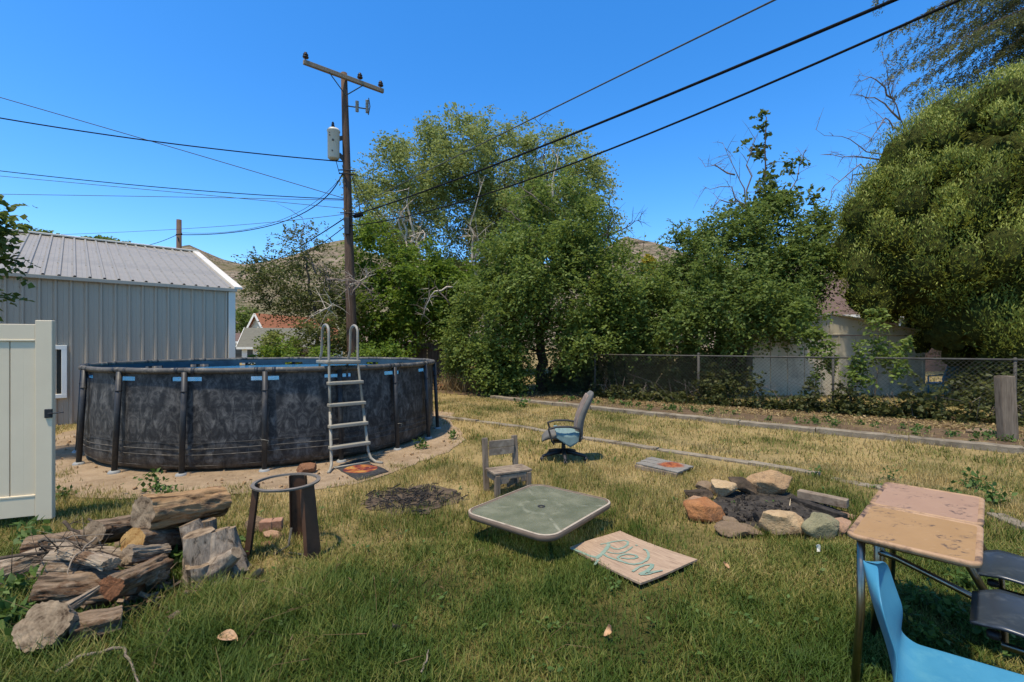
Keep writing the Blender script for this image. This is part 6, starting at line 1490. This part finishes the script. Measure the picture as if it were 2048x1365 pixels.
# ------------------------------------------------------------------ school desks and blue chair
E1 = V(.713, .701, 0).normalized(); E2 = V(.701, -.713, 0)
def school_desk(org, label, top_m):
    # org: near-left top corner (student's left front in the photo), E1 along the desk, E2 towards the seat
    zt = .70; LX, LY = .565, .435
    def Q(a, b, z): return V(org.x, org.y, 0) + E1 * a + E2 * b + V(0, 0, z)
    root = thing('school_desk', Q(LX / 2, LY / 2, 0), label, 'desk', 'pair of school desks')
    def rr(w0, w1, h, r, n=5, ins=0):
        pts = []
        for cx, cy, a0 in ((LX - r, LY - r, 0), (r, LY - r, 90), (r, r, 180), (LX - r, r, 270)):
            for i in range(n + 1): a = R(a0 + 90 * i / n); pts.append((cx + (r - ins) * math.cos(a), cy + (r - ins) * math.sin(a)))
        return pts
    rings = []
    for ins, z in ((.012, zt - .026), (.002, zt - .020), (0, zt - .006), (.004, zt), (.016, zt + .0005), (.024, zt - .0035)):
        rings.append([Q(x, y, z) for x, y in rr(0, 0, 0, .045, 5, ins)])
    mb = MB(); n = len(rings[0])
    for r in rings: mb.v += r
    mb.f = [(k * n + i, k * n + (i + 1) % n, (k + 1) * n + (i + 1) % n, (k + 1) * n + i) for k in range(len(rings) - 1) for i in range(n)] + [tuple(reversed(range(n)))]
    tp = mb.build('edge_rim', M['desk_edge'], root, smooth=True)
    m2 = MB(); m2.v = [Q(x, y, zt - .0035 + .0006) for x, y in rr(0, 0, 0, .045, 5, .0225)]; m2.f = [tuple(range(n))]; m2.build('desk_top', top_m, root)
    tube = lambda pts, r, nm, m='chrome': MB().tube(pts, r, 12).build(nm, M[m], root, smooth=True)
    zb = zt - .03
    tube([Q(.05, .05, zb), Q(.045, .05, .35), Q(.03, .03, 0)], .0165, 'leg'); tube([Q(LX - .05, .05, zb), Q(LX - .045, .045, .35), Q(LX - .03, .03, 0)], .0165, 'leg')
    tube([Q(LX - .05, .05, .47), Q(LX - .05, .12, .465), Q(LX - .06, LY - .03, .375), Q(LX - .07, LY + .36, .37), Q(LX - .05, LY + .50, .34), Q(LX - .02, LY + .56, 0)], .0145, 'side_rail')
    tube([Q(LX - .06, LY - .12, zb), Q(LX - .065, LY - .05, .52), Q(LX - .07, LY + .02, .38)], .0165, 'column')
    tube([Q(LX - .07, LY + .06, .375), Q(.10, LY + .06, .375), Q(.10, LY + .40, .375), Q(.06, LY + .50, .33), Q(.03, LY + .56, 0)], .0145, 'seat_frame')
    tube([Q(.05, .05, zb), Q(.05, LY - .06, zb)], .012, 'top_rail'); tube([Q(LX - .05, .05, zb), Q(LX - .05, LY - .10, zb)], .012, 'top_rail')
    # seat shell
    mb = MB(); nu, nv = 14, 26; W = .20; ce = LX / 2 - .02
    for j in range(nv + 1):
        v = j / nv
        if v < .5: b = LY - .035 + .37 * v / .5; z = .425 + .012 * math.cos(v / .5 * 3.1); z -= .03 * max(0, .12 - v) / .12
        elif v < .62: a = (v - .5) / .12 * R(75); b = LY + .335 + .10 * math.sin(a); z = .413 + .10 * (1 - math.cos(a))
        else: q = (v - .62) / .38; b = LY + .432 + .07 * q; z = .487 + .30 * q
        w = W * (1 - .18 * max(0, .1 - v) / .1) * (1 if v < .7 else 1 - .25 * ((v - .7) / .3) ** 2)
        for i in range(nu + 1):
            u = 2 * i / nu - 1; mb.v.append(Q(ce + u * w, b - (.03 * u * u if v > .55 else 0), z + .014 * u * u * (1 if v < .5 else .3)))
    mb.f = [(j * (nu + 1) + i, j * (nu + 1) + i + 1, (j + 1) * (nu + 1) + i + 1, (j + 1) * (nu + 1) + i) for j in range(nv) for i in range(nu)]
    st_ = mb.build('seat', M['plastic_navy'], root, smooth=True); sd = st_.modifiers.new('thick', 'SOLIDIFY'); sd.thickness = .012
    for a in (ce - .14, ce + .14): MB().tube([Q(a, LY + .03, .385), Q(a, LY + .03, .408)], .022, 10).build('seat_bumper', M['black_metal'], root, smooth=True)
D1 = G(1690, 1066, .70); school_desk(D1, 'scuffed tan school desk with attached navy seat, the nearer of two', M['desk_tan'])
D2 = D1 + E1 * .572; school_desk(D2, 'scuffed pinkish school desk with attached navy seat, the farther of two', M['desk_pink'])
def blue_chair():
    f = V(.75, -.66, 0).normalized(); w = V(-f.y, f.x, 0); O = V(1.268, 1.56, 0)      # O: under the bend between back and seat
    root = thing('plastic_chair', O + f * .2, 'sky-blue moulded plastic chair at the bottom right corner', 'chair')
    pr = []
    for t in np.linspace(0, 1, 15): pr.append((-.085 * (1 - t) ** 1.2 - .010 * math.sin(t * math.pi), .80 - .30 * t))
    for a in np.linspace(10, 80, 8): pr.append((.075 - .075 * math.cos(R(a)), .505 - .062 * math.sin(R(a))))
    for t in np.linspace(.05, 1, 12): pr.append((.09 + .36 * t, .446 + .012 * t - .05 * max(0, t - .8) * 4 * max(0, t - .8) * 4))
    nv = len(pr); nu = 18; mb = MB(); S = [0]
    for i in range(1, nv): S.append(S[-1] + math.dist(pr[i], pr[i - 1]))
    for j, (x, z) in enumerate(pr):
        q = S[j] / S[-1]; kb = max(0, min(1, (z - .46) / .16)) if x < .2 else 0; kb = kb * kb * (3 - 2 * kb); back = kb > .5
        hwid = .215 - .02 * kb - .02 * kb * max(0, z - .5) / .3
        if q < .13: hwid *= math.sqrt(max(.02, 1 - ((.13 - q) / .13) ** 2)) * .35 + .65 * (1 - ((.13 - q) / .13) ** 3.5) + .0
        if q > .92: hwid *= 1 - .25 * ((q - .92) / .08) ** 2
        for i in range(nu + 1):
            u = 2 * i / nu - 1; cup = .045 * u * u * kb
            mb.v.append(O + f * (x + cup) + w * u * hwid + V(0, 0, z + .020 * u * u * (1 - kb)))
    for j in range(nv - 1):
        for i in range(nu):
            if 11 <= j <= 12 and 5 <= i <= 8: continue                              # hand slot low in the back
            mb.f.append((j * (nu + 1) + i, j * (nu + 1) + i + 1, (j + 1) * (nu + 1) + i + 1, (j + 1) * (nu + 1) + i))
    sh = mb.build('shell', M['plastic_blue'], root, smooth=True); sd = sh.modifiers.new('thick', 'SOLIDIFY'); sd.thickness = .007
    ss = sh.modifiers.new('sub', 'SUBSURF'); ss.levels = 1; ss.render_levels = 2
    for a, b in ((.06, -.17), (.06, .17), (.36, -.17), (.36, .17)):
        t = O + f * a + w * b + V(0, 0, .43); e = O + f * (a + (-.07 if a < .2 else .05)) + w * b * 1.15
        MB().tube([t, e], .0125, 10).build('leg', M['chrome'], root, smooth=True)
    for a in (.06, .36): MB().tube([O + f * a - w * .17 + V(0, 0, .43), O + f * a + w * .17 + V(0, 0, .43)], .0125, 10).build('seat_bar', M['chrome'], root, smooth=True)
blue_chair()

# ================================================================== GRASS AND WEEDS
def grass():
    rng = np.random.default_rng(77)
    D1c = np.array([D1.x, D1.y])
    def wedge(n, y0, y1):
        y = np.sqrt(y0 ** 2 + (y1 ** 2 - y0 ** 2) * rng.random(n)); x = (rng.random(n) * 2 - 1) * 1.14 * y; return x, y
    def keep(x, y, far):
        jx = .16 * np.sin(x * 7.1 + 2 * np.sin(y * 5.3)) + .10 * rng.normal(size=len(x)); jy = .16 * np.sin(y * 6.3 + 2 * np.sin(x * 4.7)) + .10 * rng.normal(size=len(x))
        k = ~inside(SAND, x + jx, y + jy) & ~inside(BURN, x + jx * .9, y + jy * .9) & ~inside(PIT, x, y) & ~inside(PLY, x, y)
        k &= ~(inside(DIRT, x, y) & (rng.random(len(x)) > .10 + .5 * (np.sin(x * 3.1 + np.sin(y * 2.7)) > .1)))
        u = np.array([.77, -.64]); 
        # kerbs
        for pts, w in (([G(985, 797), G(1185, 820), G(1480, 850), G(2048, 908), G(2400, 945)], .10), ([G(880, 836), G(1040, 856), G(1170, 879), G(1500, 929), G(1640, 953)], .06)):
            for a, b in zip(pts, pts[1:]):
                ax, ay = a.x, a.y; dx, dy = b.x - a.x, b.y - a.y; L2 = dx * dx + dy * dy; t = np.clip(((x - ax) * dx + (y - ay) * dy) / L2, 0, 1)
                k &= np.hypot(x - ax - t * dx, y - ay - t * dy) > w
        k &= np.hypot(x - PC.x, y - PC.y) > 2.75
        return k
    quads = []; var = []
    def fld(x, y, s, o=0): # cheap smooth field
        return (np.sin(x * s * 1.3 + 1.7 * np.sin(y * s * .9 + o)) + np.sin(y * s * 1.1 + 2.1 * np.sin(x * s * .7 + o + 1))) * .25 + .5
    for (n, y0, y1, h, w, seg) in ((215000, 1.9, 3.6, .053, .0021, 2), (190000, 3.6, 6.0, .055, .0034, 1), (205000, 6.0, 13.5, .055, .0066, 1), (26000, 13.5, 24, .10, .016, 1)):
        x, y = wedge(n, y0, y1); k = keep(x, y, y0 > 5); k &= rng.random(n) < .12 + 1.05 * fld(x, y, 3.3) * (.55 + .6 * fld(x, y, 11, 3))
        x, y = x[k], y[k]; N = len(x)
        # long grass at the bottom left and round the woodpile
        tall = np.clip(1.35 - np.hypot((x + 1.95) / 1.35, (y - 2.5) / .75), 0, 1) * (.35 + .9 * fld(x, y, 6.3, 1))
        H = h * (.45 + .9 * rng.random(N)) * (.75 + .6 * fld(x, y, 5.1, 2)) * (1 + 1.25 * tall)
        a = rng.random(N) * 2 * np.pi; ln = .25 + .75 * rng.random(N) ** 1.5
        d = np.stack([np.cos(a) * ln, np.sin(a) * ln, np.ones(N)], 1); d = norm(d)
        s = np.stack([-np.sin(a + .8 * rng.normal(size=N)), np.cos(a), np.zeros(N)], 1); s = norm(s)
        c = np.stack([x, y, np.zeros(N)], 1); W = (w * (.6 + .8 * rng.random(N)))[:, None]
        v = np.clip(rng.random(N) * .8 + .2 * fld(x, y, 9, 4) - .0, 0, 1)
        if seg == 1:
            t = c + d * H[:, None]; quads.append(np.stack([c - s * W, c + s * W, t + s * W * .15, t - s * W * .15], 1).reshape(-1, 3)); var.append(v)
        else:
            m = c + d * (H * .55)[:, None]; d2 = norm(d + np.stack([np.cos(a), np.sin(a), -.3 + 0 * a], 1) * .55); t = m + d2 * (H * .55)[:, None]
            quads.append(np.stack([c - s * W, c + s * W, m + s * W * .85, m - s * W * .85], 1).reshape(-1, 3)); quads.append(np.stack([m - s * W * .85, m + s * W * .85, t + s * W * .1, t - s * W * .1], 1).reshape(-1, 3)); var += [v, v]
    o = place('grass', quads_mesh('grass', np.concatenate(quads), M['grass'], np.concatenate(var))); tag(o, 'patchy green and straw-coloured lawn grass', 'grass', kind='stuff')
grass()
def weeds():
    rng = np.random.default_rng(81); q = []; v = []; q2 = []; v2 = []
    def rosette(x, y, n, L, W, up):
        a = rng.random(n) * 6.283; d = np.stack([np.cos(a), np.sin(a), up * (.4 + rng.random(n))], 1); c = np.stack([np.full(n, x), np.full(n, y), .01 + .03 * rng.random(n)], 1) + rng.normal(size=(n, 3)) * np.array([.02, .02, .01])
        nr = np.stack([rng.normal(size=n) * .3, rng.normal(size=n) * .3, np.ones(n)], 1); k = .6 + .7 * rng.random(n)
        q.append(leaf_quads(c, d, nr, L * k, W * k)); v.append(rng.random(n))
    def bushy(x, y, n, h, L, W):
        c = np.stack([x + rng.normal(size=n) * h * .35, y + rng.normal(size=n) * h * .35, h * rng.random(n)], 1); d = norm(rng.normal(size=(n, 3)) + np.array([0, 0, .3])); nr = norm(rng.normal(size=(n, 3)) * .5 + np.array([0, 0, 1])); k = .6 + .7 * rng.random(n)
        q.append(leaf_quads(c, d, nr, L * k, W * k)); v.append(rng.random(n))
    for (px, py, n, h, L, W) in ((300, 985, 60, .20, .06, .02), (330, 1000, 50, .14, .06, .02), (470, 1120, 70, .15, .06, .02), (340, 1150, 90, .14, .07, .022), (250, 1190, 60, .12, .07, .022), (30, 1215, 110, .16, .09, .018), (15, 1265, 130, .13, .09, .018), (70, 1290, 70, .10, .07, .016), (60, 1090, 50, .16, .08, .015), (210, 1150, 40, .12, .06, .02), (395, 1030, 40, .10, .05, .015), (320, 1120, 60, .2, .06, .02),
                                 (1900, 1240, 190, .10, .036, .013), (1980, 1290, 190, .10, .036, .013), (1830, 1210, 150, .12, .05, .008), (2020, 1230, 150, .10, .036, .013), (1930, 1180, 110, .10, .04, .011), (1860, 1290, 150, .09, .036, .013), (1800, 1250, 120, .10, .045, .008), (1950, 978, 80, .16, .06, .016), (1990, 1012, 90, .15, .055, .016), (1900, 1000, 50, .10, .05, .012), (1780, 960, 40, .12, .05, .012), (1630, 955, 40, .12, .05, .012), (840, 900, 60, .15, .06, .018), (905, 880, 50, .12, .06, .018), (1040, 815, 50, .25, .08, .03), (130, 780, 120, .7, .09, .03), (140, 840, 60, .3, .08, .02), (120, 1000, 40, .12, .05, .015)):
        p = G(px, py); bushy(p.x, p.y, n, h, L, W)
    for i in range(260):
        y = 2.2 + 8 * rng.random() ** 1.5; x = (rng.random() * 2 - 1) * 1.1 * y
        if inside(SAND, np.array([x]), np.array([y]))[0] or inside(PLY, np.array([x]), np.array([y]))[0]: continue
        rosette(x, y, 6, .034, .010, .4)
    for i in range(70):
        k = rng.random(); p = Vector((1.2, 13.2, 0)).lerp(Vector((8.6, 6.9, 0)), k); bushy(p.x + rng.normal() * .25, p.y + rng.normal() * .25, 22, .10, .06, .02)
    o = place('weeds', quads_mesh('weeds', np.concatenate(q), M['weed'], np.concatenate(v))); tag(o, 'broad-leaved weeds growing in and around the lawn', 'weeds', kind='stuff')
    mb = MB()
    for i in range(150):                         # straw stalks and seed heads
        near = i < 110
        x, y = (-1.9 + rng.normal() * .75, 2.55 + rng.normal() * .42) if near else (rng.normal() * 2.2 + .5, 2.6 + 1.6 * rng.random())
        if inside(SAND, np.array([x]), np.array([y]))[0] or inside(PLY, np.array([x]), np.array([y]))[0]: continue
        a = rng.random() * 6.3; l = (.12 + .28 * rng.random()) * (1 if near else .45); ln = .5 + rng.random() * 1.3
        d = V(math.cos(a) * ln, math.sin(a) * ln, 1).normalized(); p = V(x, y, 0); m_ = p + d * l * .6; e = m_ + (d + V(0, 0, -.6)).normalized() * l * .5
        mb.tube([p, m_, e], [.0014, .0011, .0007], 3, caps=False)
        if near and i % 3 == 0: mb.tube([e, e + (e - m_) * .3], [.004, .001], 4)
    me = mb.build('straw_stalks', M['straw']); tag(me, 'dry straw stalks in the long grass', 'straw', kind='stuff')
weeds()
def litter():
    rng = np.random.default_rng(91); K = 26000; k = rng.random(K); a = np.array([-1.2, 14.6]); b = np.array([10.4, 6.6]); p = a + (b - a) * k[:, None] + np.array([.57, .82]) * (.12 + 2.0 * rng.random((K, 1)))
    ok = inside(DIRT, p[:, 0], p[:, 1]) & (rng.random(K) < .35 + .6 * np.sin(p[:, 0] * 2.1 + np.sin(p[:, 1] * 1.7)) ** 2); p = p[ok]; K = len(p); c = np.column_stack([p, .015 + .02 * rng.random(K)])
    d = norm(np.column_stack([rng.normal(size=(K, 2)), .25 * rng.normal(size=K)])); nr = norm(np.column_stack([rng.normal(size=(K, 2)) * .3, np.ones(K)]))
    o = place('leaf_litter', quads_mesh('leaf_litter', leaf_quads(c, d, nr, .03 + .05 * rng.random(K), .006 + .016 * rng.random(K)), M['straw'], rng.random(K))); tag(o, 'dry leaf litter on the dirt before the fence', 'litter', kind='stuff')
litter()
def dry_clump():
    rng = np.random.default_rng(95); c0 = G(950, 782); K = 1500
    c = np.column_stack([c0.x + rng.normal(size=K) * .55, c0.y + rng.normal(size=K) * .35, np.zeros(K)]); d = norm(np.column_stack([rng.normal(size=(K, 2)) * .45, np.ones(K)])); nr = norm(np.column_stack([rng.normal(size=(K, 2)), .1 * np.ones(K)]))
    o = place('dry_grass', quads_mesh('dry_grass', leaf_quads(c, d, nr, .3 + .55 * rng.random(K), .006 + .006 * rng.random(K)), M['straw'], rng.random(K))); tag(o, 'tall dry grass clump at the left end of the chain-link fence', 'grass', kind='stuff')
dry_clump()
def pebbles():
    rng = np.random.default_rng(97); mb = MB()
    for i in range(700):
        a = rng.random() * 6.283; r = 2.5 + 1.6 * rng.random(); x, y = PC.x + r * math.cos(a), PC.y + r * math.sin(a)
        if not inside(SAND, np.array([x]), np.array([y]))[0]: continue
        k = .006 + .018 * rng.random() ** 3; mb.box((x, y, .018 + k * .2), (k * 2, k * 1.4, k), Euler((rng.random() * 3, rng.random() * 3, rng.random() * 3)).to_matrix())
    tag(mb.build('pebbles', SM['tan']), 'pebbles and clods scattered on the sand around the pool', 'pebbles', kind='stuff')
pebbles()
